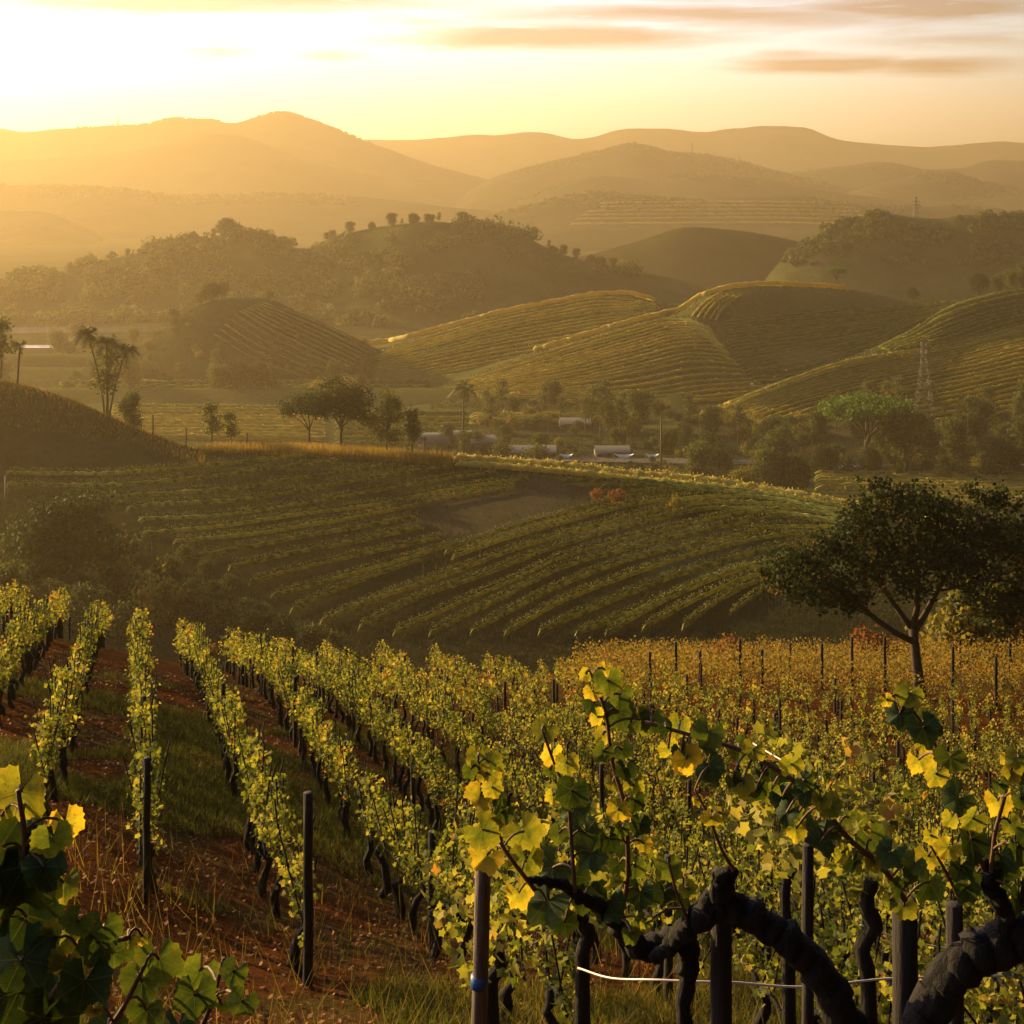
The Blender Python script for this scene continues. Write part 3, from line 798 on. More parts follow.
def random_lobes(h0, h1, rad, n, flat=0.5, size=(0.35, 0.6)):
    out = []
    for _ in range(n):
        a = rng.uniform(0, 2 * np.pi); q = rng.uniform(0, 1) ** 0.6
        t = rng.uniform(0, 1)
        env = math.sqrt(max(1 - (2 * t - 0.9) ** 2 * 0.8, 0.1))
        s = rng.uniform(*size) * rad
        out.append(((math.cos(a) * q * (rad - s) * env, math.sin(a) * q * (rad - s) * env, h0 + (h1 - h0) * t), (s, s, s * flat)))
    return out

def tree_parts(lobes, n, size, trunk_h, trunk_r, leaf, parent, clump=True, tone=0.5, branches=6, lean=0.0, shell=0.42):
    """trunk with limbs reaching into the lobes, crown of many folded leaves"""
    if clump:
        m = max(n // 14, 1)
        c, d = lobe_points(lobes, m, shell)
        C = np.repeat(c, 14, 0) + rng.normal(0, size * 1.15, (m * 14, 3)); out = np.repeat(d, 14, 0)
        tint = np.repeat(np.clip(tone + rng.normal(0, 0.16, m), 0, 1), 14) + rng.normal(0, 0.09, m * 14)
    else:
        C, out = lobe_points(lobes, n, shell); tint = tone + rng.normal(0, 0.2, n)
    v, t, a = leaf_cards(C, size, np.clip(tint, 0, 1), up=0.15, out=out * 0.5)
    cm = MB(); cm.add(v, None, t, a)
    tm = MB()
    top = np.array([lean, 0, trunk_h])
    base = np.array([0.0, 0, -0.3])
    q = np.linspace(0, 1, 6)[:, None]
    pts = base + (top - base) * q + rng.normal(0, trunk_r * 0.35, (6, 3)) * np.array([1, 1, 0]) * np.minimum(q * 3, 1)
    tm.tube(pts, trunk_r * np.array([1.35, 1.0, 0.9, 0.85, 0.8, 0.7]), 7, a=0.5)
    idx = rng.permutation(len(lobes))[:branches]
    for k in idx:
        e = np.array(lobes[k][0]); s0 = pts[-1] - (top - base) * rng.uniform(0, 0.25)
        q = np.linspace(0, 1, 5)[:, None]
        bp = s0 + (e - s0) * q; bp[:, 2] += np.sin(q[:, 0] * np.pi) * 0.12 * np.linalg.norm(e - s0)
        bp[1:] += rng.normal(0, trunk_r * 0.3, (4, 3))
        tm.tube(bp, trunk_r * np.array([0.55, 0.45, 0.35, 0.24, 0.12]), 5)
    tm.obj('trunk', M['bark'], parent)
    cm.obj('crown', M[leaf], parent, smooth=False)

def make_tree(name, loc, label, cat='tree', group=None, rotz=0.0, scale=1.0, **kw):
    r = empty(name, loc, rotz, scale); tag(r, label, cat, group)
    tree_parts(parent=r, **kw)
    return r

def spread_lobes(h0, h1, rad, n=9): return random_lobes(h0, h1, rad, n, 0.55)

# prototypes, far below the frame until a first place is given to them
PROTO = {}
def proto(kind, **kw):
    r = empty(kw.pop('name'), (0, 0, 0)); tree_parts(parent=r, **kw); PROTO[kind] = [r, False]
def put(kind, loc, label, cat='tree', group=None, rotz=None, scale=1.0):
    r, used = PROTO[kind]
    o = copy_tree(r) if used else r
    PROTO[kind][1] = True
    o.location = tuple(float(c) for c in loc)
    o.rotation_euler = (0, 0, random.uniform(0, 6.28) if rotz is None else rotz)
    sc = scale if not isinstance(scale, (int, float)) else (scale,) * 3
    o.scale = tuple(float(c) for c in sc)
    tag(o, label, cat, group)
    if 'group' in o and group is None: del o['group']
    return o

proto('round', name='broadleaf_tree', lobes=spread_lobes(2.2, 8.0, 4.4, 14), n=3000, size=0.42, trunk_h=3.6, trunk_r=0.28, leaf='tree_leaf')
proto('round_b', name='broadleaf_tree', lobes=random_lobes(1.8, 8.6, 3.6, 13, 0.8), n=3000, size=0.40, trunk_h=3.2, trunk_r=0.25, leaf='tree_leaf')
proto('loose', name='slender_tree', lobes=random_lobes(3.6, 9.4, 2.4, 10, 0.7, (0.3, 0.5)), n=1000, size=0.36, trunk_h=5.0, trunk_r=0.17, leaf='tree_leaf', tone=0.6, branches=9)
proto('bush', name='bush', lobes=random_lobes(0.6, 2.6, 2.2, 8, 0.8), n=1300, size=0.30, trunk_h=0.8, trunk_r=0.12, leaf='tree_leaf', branches=4)
proto('bush_gold', name='bush', lobes=random_lobes(0.6, 2.4, 2.4, 8, 0.7), n=1200, size=0.30, trunk_h=0.8, trunk_r=0.12, leaf='gold_leaf', branches=4)
proto('dome', name='dense_tree', lobes=[((0, 0, 3.4), (3.6, 3.6, 3.4)), ((1.5, 0.4, 4.6), (2.4, 2.4, 2.2)), ((-1.6, -0.3, 4.2), (2.3, 2.3, 2.2)), ((0.3, 0, 5.4), (2.2, 2.2, 1.9))], n=5200, size=0.33, trunk_h=2.2, trunk_r=0.3, leaf='dark_leaf', tone=0.35, shell=0.3)
proto('umbrella', name='umbrella_tree', lobes=[((math.cos(a) * r_, math.sin(a) * r_, 8.2 + 0.9 * (1 - r_ / 5)), (1.9, 1.9, 0.8)) for r_, n_ in ((0.1, 1), (2.4, 5), (4.6, 9)) for a in [2 * math.pi * k / n_ + r_ for k in range(n_)]], n=6500, size=0.32, trunk_h=4.6, trunk_r=0.3, leaf='green_leaf', branches=12)
proto('dark_low', name='spreading_tree', lobes=random_lobes(1.2, 5.2, 6.4, 18, 0.5, (0.3, 0.45)), n=8000, size=0.30, trunk_h=2.0, trunk_r=0.3, leaf='dark_leaf', tone=0.30, branches=9)
proto('rust', name='autumn_shrub', lobes=random_lobes(0.4, 1.3, 0.8, 6, 0.8), n=500, size=0.13, trunk_h=0.5, trunk_r=0.05, leaf='rust_leaf', branches=4)

# --- row of trees on the dry grass crest
def crest_at(u, back=0.0):
    p = HM.crest(u); y = p[1] + back; x = (u - 512) / FPX * y
    return np.array([x, y, HM.zat(x, y)])
CR = 'trees in the row on the dry grass crest'
p = crest_at(341, 1.0)
make_tree('broadleaf_tree', p, 'largest dark spreading tree on the dry grass crest', group=CR, lobes=[((-3.2, 0, 6.6), (2.6, 2.4, 1.7)), ((-0.6, 0, 8.3), (2.8, 2.6, 1.8)), ((2.0, 0, 7.4), (2.7, 2.4, 2.0)), ((3.0, 0.4, 5.4), (1.8, 1.8, 1.6)), ((-1.5, .6, 6.4), (2.6, 2.4, 1.5)), ((.8, -.5, 6.6), (2.4, 2.2, 1.6))], n=7000, size=0.26, trunk_h=4.6, trunk_r=0.24, leaf='dark_leaf', tone=0.4, branches=6, scale=1.1)
p = crest_at(309, 1.5)
make_tree('broadleaf_tree', p, 'lopsided tree with a drooping crown left of the largest crest tree', group=CR, lobes=[((-2.0, 0, 6.2), (2.0, 1.8, 1.1)), ((-.2, 0, 7.0), (2.1, 1.9, 1.2)), ((1.4, 0, 6.2), (1.5, 1.5, 1.2)), ((-2.8, 0, 5.2), (1.0, 1.0, .8))], n=2600, size=0.25, trunk_h=3.6, trunk_r=0.17, leaf='tree_leaf', tone=0.45, branches=4, scale=1.15)
p = crest_at(387, 0.3)
make_tree('slender_tree', p, 'upright loose tree with a brownish crown right of the largest crest tree', group=CR, lobes=random_lobes(3.0, 9.2, 3.3, 14, 0.8, (0.3, 0.45)), n=3600, size=0.24, trunk_h=5.0, trunk_r=0.16, leaf='tree_leaf', tone=0.7, branches=9)
p = crest_at(412, 0.2)
make_tree('slender_tree', p, 'small narrow tree with upswept branches at the right end of the crest row', group=CR, lobes=random_lobes(2.0, 6.8, 2.2, 11, 1.0, (0.3, 0.45)), n=1900, size=0.24, trunk_h=3.4, trunk_r=0.13, leaf='palm_leaf', tone=0.5, branches=9)
for u, s, l in ((212, 0.80, 'small thin tree behind the fence posts, left of a pair'), (231, 0.66, 'shorter thin tree behind the fence posts, right of a pair')):
    put('loose', crest_at(u, 3), l, scale=s, group='pair of small trees by the fence')

# --- palms
def make_palm(loc, height, lean, nf, fl, label, group=None, stems=1, thick=0.16, droop=0.9, name='palm_tree', rotz=0):
    r = empty(name, loc, rotz); tag(r, label, 'palm', group)
    for s in range(stems):
        hs = height * (1 - 0.10 * s)
        ex = lean * (1 if stems == 1 else (s - (stems - 1) / 2))
        b0 = np.array([(s - (stems - 1) / 2) * 0.35, 0, -0.4])
        q = np.linspace(0, 1, 9)
        pts = np.stack([b0[0] + ex * q ** 1.5, 0.1 * np.sin(q * 4), b0[2] + (hs + 0.4) * q], 1)
        tm = MB(); tm.tube(pts, thick * (1.2 - 0.45 * q), 7)
        tm.obj('trunk', M['bark'], r)
        fm = MB(); top = pts[-1]
        for k in range(nf):
            az = 2 * math.pi * k / nf + rng.uniform(-.2, .2); el = rng.uniform(-0.2, 1.25)
            L = fl * rng.uniform(0.8, 1.1)
            t = np.linspace(0, 1, 9)
            rad_ = L * t * math.cos(el) * (1 - 0.15 * t); zz = L * (math.sin(el) * t - droop * t ** 2 * (0.6 + 0.4 * math.cos(el)))
            spine = top + np.stack([np.cos(az) * rad_, np.sin(az) * rad_, zz], 1)
            fm.tube(spine, 0.035 * (1.1 - t), 4, caps=False, a=0.4)
            side = np.array([-math.sin(az), math.cos(az), 0])
            for i in range(1, 9):
                for sg in (-1, 1):
                    for f in (0, 0.5):
                        if i + f > 8: continue
                        b = spine[i - 1] * f + spine[i] * (1 - f)
                        ln = L * 0.26 * math.sin(math.pi * (0.15 + 0.8 * i / 9))
                        tip = b + side * sg * ln + np.array([math.cos(az), math.sin(az), 0]) * ln * 0.5 - np.array([0, 0, ln * 0.55])
                        w = (spine[i] - spine[i - 1]) * 0.22
                        fm.add([b - w, b + w, tip], None, [(0, 1, 2)], rng.uniform(0.2, 0.8))
        fm.obj('crown', M['palm_leaf'], r, smooth=False)
    return r
p = HM.crest(107); p[2] -= 0.3
make_palm(p, 12.6, 2.6, 24, 3.1, 'tall palm clump with three slim trunks on the left grassy shoulder', stems=3, thick=0.15, droop=.75)
put('loose', p + np.array([-.2, .8, 0]), 'leafy tree tangled into the tall palm clump', scale=(1.15, 1.15, 1.05))
q = HM.crest(128); q[1] += 2; q[2] -= 2.2
put('round_b', q, 'round leafy tree close behind the tall palm clump', scale=(0.62, .62, .78))
make_palm(HM.crest(17) - np.array([0, 0, .3]), 6.2, 0.5, 11, 2.4, 'short palm at the left edge of the grassy shoulder')
p = HM.crest(4); put('loose', p + np.array([-.8, 1, -.4]), 'feathery tree cut by the left picture edge beside the short palm', scale=1.05)
p = on_valley(463, 446)
make_palm(p, 15.5, 0.3, 20, 5.4, 'single broad-crowned palm standing in front of the grey farm roofs', thick=0.26, droop=0.75)

# --- single trees on the near terraced slope
p = HM.hit(75, 578)
put('dark_low', p, 'large dark spreading tree in the hollow left of the terraced slope', scale=(1.3, 1.3, 1.5), rotz=0.4)
for k, (u, v, s) in enumerate(((205, 575, .5), (185, 560, .5), (230, 590, .5), (260, 622, .6), (270, 635, .7), (330, 655, .7), (170, 574, .6), (200, 610, .7), (130, 560, .8), (240, 632, .7), (225, 628, .8), (250, 640, .9), (282, 646, .8), (190, 600, .7), (215, 596, .5), (160, 585, .6), (245, 612, .45), (310, 652, .8), (90, 625, 1.2), (120, 640, 1.0), (20, 560, 1.1), (115, 592, .9), (5, 600, 1.2), (55, 610, .9), (175, 612, .85), (140, 606, .9), (205, 620, .7), (35, 590, 1.0))):
    p = HM.hit(u, v)
    put('bush', p, 'dark scrub bush in the shaded hollow under the spreading tree', 'bush', 'scrub bushes in the shaded hollow', scale=s)
p = HM.hit(157, 624)
put('bush_gold', p, 'pale olive small tree at the foot of the hollow behind the vines', 'tree', scale=(1.35, 1.35, 1.75))
for u, v, l in ((597, 503, 'small orange-leaved tree on the bare brown terrace'), (617, 507, 'orange-leaved tree slightly larger than its twin on the brown terrace'), (677, 513, 'small golden tree standing alone among the slanting vine rows')):
    p = HM.hit(u, v); put('rust' if u < 650 else 'bush_gold', p, l, scale=(1.3 if u != 617 else 1.6) if u < 650 else (.45, .45, .75))

# --- valley trees in the middle distance
VT = [ # u, v(base), kind, scale, label
 (866, 470, 'umbrella', 1.25, 'broad flat-topped green tree beside the white car'),
 (792, 494, 'dome', 1.05, 'dense dark dome-shaped tree at the right of the valley road'),
 (766, 492, 'round', 0.95, 'leafy tree leaning on the dense dome-shaped tree'),
 (700, 487, 'round', 1.0, 'wide rounded tree right of the tall dark pole'),
 (668, 487, 'bush_gold', 1.3, 'yellowish bush at the foot of the tall dark pole'),
 (742, 486, 'bush_gold', 1.3, 'yellow-green bush between the rounded tree and the dome-shaped tree'),
 (905, 474, 'round', 1.15, 'wide tree right of the flat-topped tree'),
 (885, 468, 'round_b', 0.9, 'low tree close behind the flat-topped tree trunk'),
 (955, 464, 'round', 0.85, 'tree at the right between the pylon and the picture edge'),
 (1000, 478, 'dome', 0.9, 'dark dome tree at the right picture edge'),
 (1030, 470, 'round', 1.0, 'tree partly cut by the right picture edge'),
 (836, 432, 'loose', 0.8, 'slim tree at the foot of the right hill'),
 (536, 470, 'bush', 1.25, 'dark bush in front of the long greenhouse'),
 (552, 412, 'round', 0.72, 'small round tree at the foot of the middle hill'),
 (583, 414, 'bush_gold', 1.0, 'yellow-green bush below the middle hill'),
 (640, 430, 'round', 0.85, 'tree behind the greenhouse, left of the tall dark pole'),
 (610, 432, 'round_b', 0.7, 'narrower tree behind the greenhouse'),
 (690, 430, 'loose', 0.95, 'airy tree in the grove right of the tall dark pole'),
 (712, 436, 'round', 0.8, 'tree in the grove under the right hill edge'),
 (740, 436, 'loose', 0.8, 'airy tree below the left tip of the right hill'),
 (765, 432, 'bush_gold', 1.2, 'yellow bush below the left tip of the right hill'),
 (502, 462, 'bush', 1.0, 'bush beside the broad-crowned palm'),
 (480, 470, 'bush_gold', .9, 'lit bush by the road below the palm'),
 (236, 396, 'dome', 1.15, 'big dense tree, left half of the dark clump on the plain'),
 (256, 394, 'dome', 1.0, 'big dense tree, right half of the dark clump on the plain'),
 (216, 396, 'round', 0.75, 'smaller tree at the left end of the dark clump'),
 (271, 394, 'round', 0.7, 'smaller tree at the right end of the dark clump'),
 (130, 376, 'round_b', 0.6, 'small tree on the hazy plain behind the palm clump'),
 (345, 396, 'bush_gold', 1.5, 'bright bush at the foot of the long hazy hill'),
 (318, 394, 'bush_gold', 1.2, 'bright low bush left of the long hazy hill'),
 (620, 372, 'bush', 1.1, 'bush on the bank of the middle hill'),
]
for u, v, k, s, l in VT:
    put(k, on_valley(u, v), l, 'bush' if k.startswith('bush') else 'tree', scale=s * (1.15 if 660 < u < 800 else 1.45))
for k in range(120):
    u = rng.uniform(450, 1050); v = rng.uniform(440, 482) if u > 640 else rng.uniform(462, 474)
    if 470 < u < 700 and k % 4: v = rng.uniform(464, 474)
    put(random.choice(['bush', 'bush_gold', 'bush', 'round_b', 'dome'] if not 440 < u < 700 else ['bush', 'bush_gold']), on_valley(u, v), 'scrubby bush along the valley road and field edges', 'bush', 'scrub along the valley road', scale=rng.uniform(0.8, 1.4) if not 440 < u < 700 else rng.uniform(.3, .6))
for k in range(110):
    u = rng.uniform(480, 1040); v = rng.uniform(412, 438)
    if 670 < u < 830: v = rng.uniform(424, 440)
    put(random.choice(['bush', 'bush_gold', 'bush', 'loose'] if not 670 < u < 830 else ['bush', 'bush_gold']), on_valley(u, v), 'scrubby growth between the greenhouses and the terraced hills', 'bush', 'scrub at the foot of the hills', scale=rng.uniform(0.8, 1.4))
for k in range(46):
    u = rng.uniform(0, 400); v = rng.uniform(340, 398); p = on_valley(u, v); p[2] = max(p[2], CONE.zat(p[0], p[1]) - .3)
    put(random.choice(['bush', 'bush_gold', 'round_b', 'round']), p, 'hazy bush on the plain below the cone-shaped hill', 'bush', 'scrub on the hazy plain', scale=rng.uniform(0.7, 1.3))
# trees behind the middle hill and below the green hill
for k in range(34):
    u = rng.uniform(585, 800); v = 292 - 10 * math.sin((u - 585) / 215 * 3.1) + rng.uniform(-8, 8)
    put(random.choice(['round', 'round_b', 'round', 'dome']), on_valley(u, max(v, 278)), 'hazy tree in the dark wood behind the middle hill', 'tree', 'wood behind the middle hill', scale=rng.uniform(0.8, 1.35))
for k in range(16):
    u = rng.uniform(860, 960); v = rng.uniform(284, 290)
    put(random.choice(['round', 'dome', 'round_b']), on_valley(u, v), 'hazy tree in the belt below the wooded hill', 'tree', 'tree belt below the wooded hill', scale=rng.uniform(0.6, 1.1))
for k in range(10):
    u = rng.uniform(985, 1070); p = HC.crest(u); p[1] += rng.uniform(6, 20); p[2] -= 1.5
    put(random.choice(['round', 'round_b', 'dome']), p, 'dark tree rising behind the crest at the right picture edge', 'tree', 'trees behind the right crest', scale=rng.uniform(0.7, 1.2))
p = HB.crest(838); p[1] += 3; put('umbrella', p, 'flat-topped lone tree on the crest of the middle hill', scale=(0.62, .62, .85))
p = HB.crest(916); put('dome', p + np.array([0, 5, -1]), 'dark lone dome tree behind the middle hill crest', scale=.75)

# --- wood on the forest hill: named trees on the skyline, the rest one mass
for u, s, k, l in ((228, 1.5, 'dome', 'great dark square-crowned tree on the skyline of the forest hill'), (264, 0.9, 'round_b', 'smaller skyline tree right of the great square-crowned tree'),
                   (392, .95, 'round', 'tall flat-crowned tree on the highest point of the forest hill'), (414, .75, 'round', 'flat layered tree second from the summit tree'), (432, 0.6, 'round', 'smaller flat tree at the right of the summit group'),
                   (463, 1.0, 'round', 'rounded skyline tree on the right shoulder of the forest hill'), (350, .9, 'round', 'rounded skyline tree left of the summit group'), (328, .6, 'round', 'small flat tree on the saddle of the forest hill')):
    p = FOREST.crest(u); put(k, p - np.array([0, 3, 0.6]), l, scale=(s * 1.15, s * 1.15, s * .85))
for k in range(40):
    u = rng.uniform(20, 600); p = FOREST.crest(u)
    put(random.choice(['round', 'round_b', 'loose', 'dome']), p + np.array([0, rng.uniform(-6, 1), -1.2]), 'small tree on the hazy skyline of the forest hill', 'tree', 'skyline trees of the forest hill', scale=rng.uniform(0.35, 0.7))
p = CONE.crest(213); put('dome', p + np.array([-.5, -1, -.3]), 'dense tree on top of the cone-shaped hill', scale=(.95, .95, 1.05))
p = CONE.crest(200); put('round', p + np.array([0, -1, -.3]), 'lower tree beside the dense tree on the cone-shaped hill', scale=.6)
put('round', CONE.crest(224) + np.array([0, 0, -.3]), 'round tree at the right of the dense tree on the cone hill', scale=.75)
for u in (563, 576, 590, 612, 600):
    put(random.choice(['dome', 'round']), FOREST.crest(u) + np.array([0, -5, -1]), 'dark tree at the foot of the forest hill right end', 'tree', 'trees at the right end of the forest hill', scale=rng.uniform(.7, 1.0))

def wood(name, patch, u0, u1, n, label, keep, leaf, s=(3.2, 5.2), rows=None):
    mbx = MB()
    J = patch.t
    k = 0; guard = 0
    Cs, Ts, Os = [], [], []
    while k < n and guard < n * 20:
        guard += 1
        u = rng.uniform(u0, u1); f = rng.uniform(0.15, 2.08)
        d, z = patch.cols(u)
        dd = float(np.interp(f, J, d)); zz = float(np.interp(f, J, z))
        v = HV - FPX * zz / dd
        if not keep(u, v): continue
        x = (u - 512) / FPX * dd
        r = s[0] * .55 + (s[1] * 1.15 - s[0] * .55) * rng.uniform(0, 1) ** 2.2; hgt = r * rng.uniform(0.8, 1.4)
        q = rng.normal(size=(46, 3)); q /= np.linalg.norm(q, axis=1)[:, None]; q[:, 2] = np.abs(q[:, 2]) * 1.0 - 0.2
        C = np.array([x, dd, zz + hgt * 0.35]) + q * np.array([r, r, hgt]) * rng.uniform(0.6, 1.0, (46, 1))
        Cs.append(C); Os.append(q); Ts.append(np.clip(rng.normal(0.42, 0.30) + rng.normal(0, 0.10, 46), 0, 1))
        k += 1
    v, t, a = leaf_cards(np.concatenate(Cs), 1.5, np.concatenate(Ts), out=np.concatenate(Os) * 1.2, up=0.2)
    mbx.add(v, None, t, a)
    o = mbx.obj(name, M[leaf], smooth=False)
    o['kind'] = 'stuff'
    return o
wood('forest', FOREST, -60, 640, 1900, '', lambda u, v: not (480 < u and v > 262 + (u - 480) * 0.1) and fbm(np.array([u * 1.0]), np.array([v * 2.2]), 34, 77, 2)[0] > -0.10, 'tree_leaf')
wood('wooded_slope', DARKHILL, 770, 1080, 650, '', lambda u, v: v < 266 and fbm(np.array([u * 1.0]), np.array([v * 2.2]), 26, 78, 2)[0] > -0.06, 'tree_leaf', s=(1.6, 3.0))

row_fan(CONE, [[(262, 303), (300, 316), (340, 334), (378, 354)], [(240, 312), (270, 330), (310, 350), (350, 368)], [(215, 335), (240, 352), (270, 366), (300, 376)]], [6, 5], 0.9, 0.9, M['row_leaf'],
        'faint crop row on the right flank of the cone-shaped hill', 'crop rows on the cone-shaped hill', 2.2, tone=.4)
for k in range(40):
    u = rng.uniform(130, 400); v = rng.uniform(310, 385); p = CONE.hit(u, v)
    if p is not None: put(random.choice(['bush', 'bush_gold', 'bush']), p, 'hazy bush on the slope of the cone-shaped hill', 'bush', 'bushes on the cone-shaped hill', scale=rng.uniform(.4, .9))

# pale crop bands and scattered woods on the far hills
for k, v0 in enumerate((203, 207, 211, 215, 219, 224)):
    for run in project_row(far['banded_hill'], [(600 - 6 * k, v0 + 1), (660, v0), (760, v0 - .5), (850 + 8 * k, v0 + 1.5)], 6):
        hedge_row('crop_band', run, 2.2, 3.0, M['row_leaf_gold'], 'pale level crop band on the hazy far hill', 'crop bands on the far hill', 3.5, tone=.7, cat='crop row')
def scatter_wood(patch, u0, u1, n, f0, f1, s, thr, sc):
    Cs, Os, Ts = [], [], []
    for k in range(n):
        u = rng.uniform(u0, u1); f = rng.uniform(f0, f1); d, z = patch.cols(u)
        dd = float(np.interp(f, patch.t, d)); zz = float(np.interp(f, patch.t, z)); x = (u - 512) / FPX * dd
        if fbm(np.array([x]), np.array([dd]), sc, 88)[0] < thr: continue
        r = rng.uniform(*s); q = rng.normal(size=(22, 3)); q /= np.linalg.norm(q, axis=1)[:, None]; q[:, 2] = np.abs(q[:, 2])
        Cs.append(np.array([x, dd, zz]) + q * r * rng.uniform(.5, 1, (22, 1))); Os.append(q); Ts.append(np.clip(rng.normal(.45, .2) + np.zeros(22), 0, 1))
    return Cs, Os, Ts
acc = [[], [], []]
for nm, u0, u1, n, f0, f1, s, thr in (('mountain', -60, 420, 160, 1.97, 2.02, (2.5, 4.5), .05), ('peaked_hill', 520, 830, 260, 1.6, 2.02, (2.5, 4.5), .0), ('misty_ridge', -40, 500, 260, 1.5, 2.02, (2.2, 4.5), .1), ('misty_hill', -40, 200, 160, 1.2, 2.02, (1.8, 3.5), .05),
                                         ('banded_hill', 480, 1040, 420, 1.2, 2.02, (1.8, 3.6), .12), ('low_ridge', 520, 1040, 300, 1.4, 2.02, (2.5, 4.5), .1), ('right_hill', 780, 1040, 200, 1.6, 2.02, (2.5, 5), .1), ('low_right_hill', 850, 1040, 160, 1.5, 2.02, (2.5, 4.5), .1)):
    for a, b in zip(acc, scatter_wood(far[nm], u0, u1, n * 3, f0, f1, s, thr, 140)): a.extend(b)
v, t, a = leaf_cards(np.concatenate(acc[0]), 2.6, np.concatenate(acc[2]), out=np.concatenate(acc[1]), up=.2)
mbx = MB(); mbx.add(v, None, t, a); o = mbx.obj('far_woods', M['tree_leaf'], smooth=False); o['kind'] = 'stuff'
# ------------------------------------------------------------------ fields, farm, poles, pylons
M['metal'] = mat_plain('grey_metal', (0.13, 0.12, 0.10), (0.08, 0.07, 0.06), scale=5, rough=0.6, bump=0.1)
M['roof_grey'] = mat_plain('pale_sheet_roof', (0.17, 0.15, 0.12), (0.10, 0.09, 0.07), scale=1.5, rough=0.9, bump=0.2, stretch=(1, 6, 1))
M['white_sheet'] = mat_plain('white_sheet', (0.80, 0.80, 0.82), (0.62, 0.62, 0.62), scale=2, rough=0.5, bump=0.1)
M['wall_pale'] = mat_plain('plaster', (0.15, 0.13, 0.10), (0.09, 0.08, 0.06), scale=2, rough=0.9, bump=0.2)
M['dark_glass'] = mat_plain('dark_glass', (0.03, 0.03, 0.035), (0.02, 0.02, 0.02), scale=2, rough=0.15, bump=0)
M['rubber'] = mat_plain('rubber', (0.02, 0.02, 0.02), rough=0.9, bump=0)
M['stone'] = mat_plain('pale_stone', (0.62, 0.60, 0.55), (0.40, 0.38, 0.34), scale=3, rough=0.9)
M['road'] = mat_ground('road_dust', [(0.35, (0.09, 0.08, 0.06)), (0.65, (0.14, 0.12, 0.09))], 0.2, bump=0.2, bscale=2)
M['field_green'] = mat_ground('field_green', [(0.35, (0.045, 0.055, 0.018)), (0.65, (0.08, 0.08, 0.025))], 0.08, bump=0.5, bscale=1.0)
M['field_dark'] = mat_ground('field_dark', [(0.35, (0.03, 0.035, 0.014)), (0.65, (0.055, 0.05, 0.022))], 0.08, bump=0.5, bscale=1.0)
mw, nt, N, L = new_mat('water')
out = N('ShaderNodeOutputMaterial'); b = N('ShaderNodeBsdfPrincipled'); b.inputs['Base Color'].default_value = (0.05, 0.05, 0.04, 1); b.inputs['Roughness'].default_value = 0.12
g = N('ShaderNodeNewGeometry'); nz = N('ShaderNodeTexNoise'); nz.inputs['Scale'].default_value = 0.35; L(g.outputs['Position'], nz.inputs['Vector'])
bp = N('ShaderNodeBump'); bp.inputs['Strength'].default_value = 0.25; L(nz.outputs[0], bp.inputs['Height']); L(bp.outputs[0], b.inputs['Normal']); L(b.outputs[0], out.inputs[0])
M['water'] = mw

def sheet(name, quad, mat, lift, nx=40, ny=14):
    """a sheet following the plain between four picture points (near-left, near-right, far-right, far-left)"""
    A = [on_valley(u, v) for u, v in quad]
    s, t = np.meshgrid(np.linspace(0, 1, nx), np.linspace(0, 1, ny))
    X = (A[0][0] * (1 - s) + A[1][0] * s) * (1 - t) + (A[3][0] * (1 - s) + A[2][0] * s) * t
    Y = (A[0][1] * (1 - s) + A[1][1] * s) * (1 - t) + (A[3][1] * (1 - s) + A[2][1] * s) * t
    Z = zb + 1.2 * fbm(X, Y, 160, 3) + lift
    i = np.arange(ny - 1)[:, None] * nx; j = np.arange(nx - 1)[None]
    Q = np.stack([i + j, i + j + 1, i + nx + j + 1, i + nx + j], -1).reshape(-1, 4)
    o = link(name, make_mesh(name, np.stack([X, Y, Z], -1).reshape(-1, 3), [Q], mat)); o['kind'] = 'structure'
    return o
sheet('field', [(60, 470), (470, 470), (470, 409), (60, 402)], M['field_green'], 0.25)
sheet('field', [(60, 397), (420, 400), (420, 384), (60, 382)], M['field_dark'], 0.25)
sheet('field', [(-120, 382), (520, 384), (520, 346), (-120, 344)], M['field_dark'], 0.2)
sheet('field', [(800, 512), (1150, 512), (1150, 475), (800, 473)], M['field_green'], 0.25)
sheet('field', [(440, 436), (1100, 440), (1100, 425), (440, 422)], M['field_dark'], 0.25)
sheet('field', [(560, 296), (900, 300), (860, 272), (600, 270)], M['field_dark'], 0.3)
sheet('road', [(380, 459), (1100, 472), (1100, 467), (380, 454)], M['road'], 0.3)
sheet('water', [(-60, 335), (200, 333), (200, 328), (-60, 328)], M['water'], 0.5)
sheet('water', [(20, 349), (68, 349), (68, 346), (20, 346)], M['water'], 0.5)

def plain_rows(u0, u1, v0, v1, n, h, w, mat, label, group, tone=0.6, step=1.2, skew=0):
    for k in range(n):
        v = v0 + (v1 - v0) * k / max(n - 1, 1)
        a, b_ = on_valley(u0, v), on_valley(u1, v + skew)
        pts = resample(np.array([a, b_]), 3.0)
        for q_ in pts: q_[2] = z_valley(q_[0], q_[1]) + 0.2
        hedge_row('vine_row', pts, h, w, mat, label, group, step, cards=5.0, csize=0.45, tone=tone)
plain_rows(112, 325, 440, 409, 10, 1.5, 1.1, M['row_leaf_gold'], 'row of yellow-green vines in the flat field behind the fence posts', 'vine rows of the flat field behind the fence', 0.5, skew=2)
plain_rows(335, 470, 446, 414, 7, 1.3, 1.1, M['row_leaf'], 'low crop row on the flat field behind the crest trees', 'crop rows behind the crest trees', 0.5, skew=2)
plain_rows(60, 430, 396, 386, 3, 2.0, 2.5, M['row_leaf'], 'hedge line across the hazy plain below the cone-shaped hill', 'hedge lines across the plain', 0.4, skew=-1)
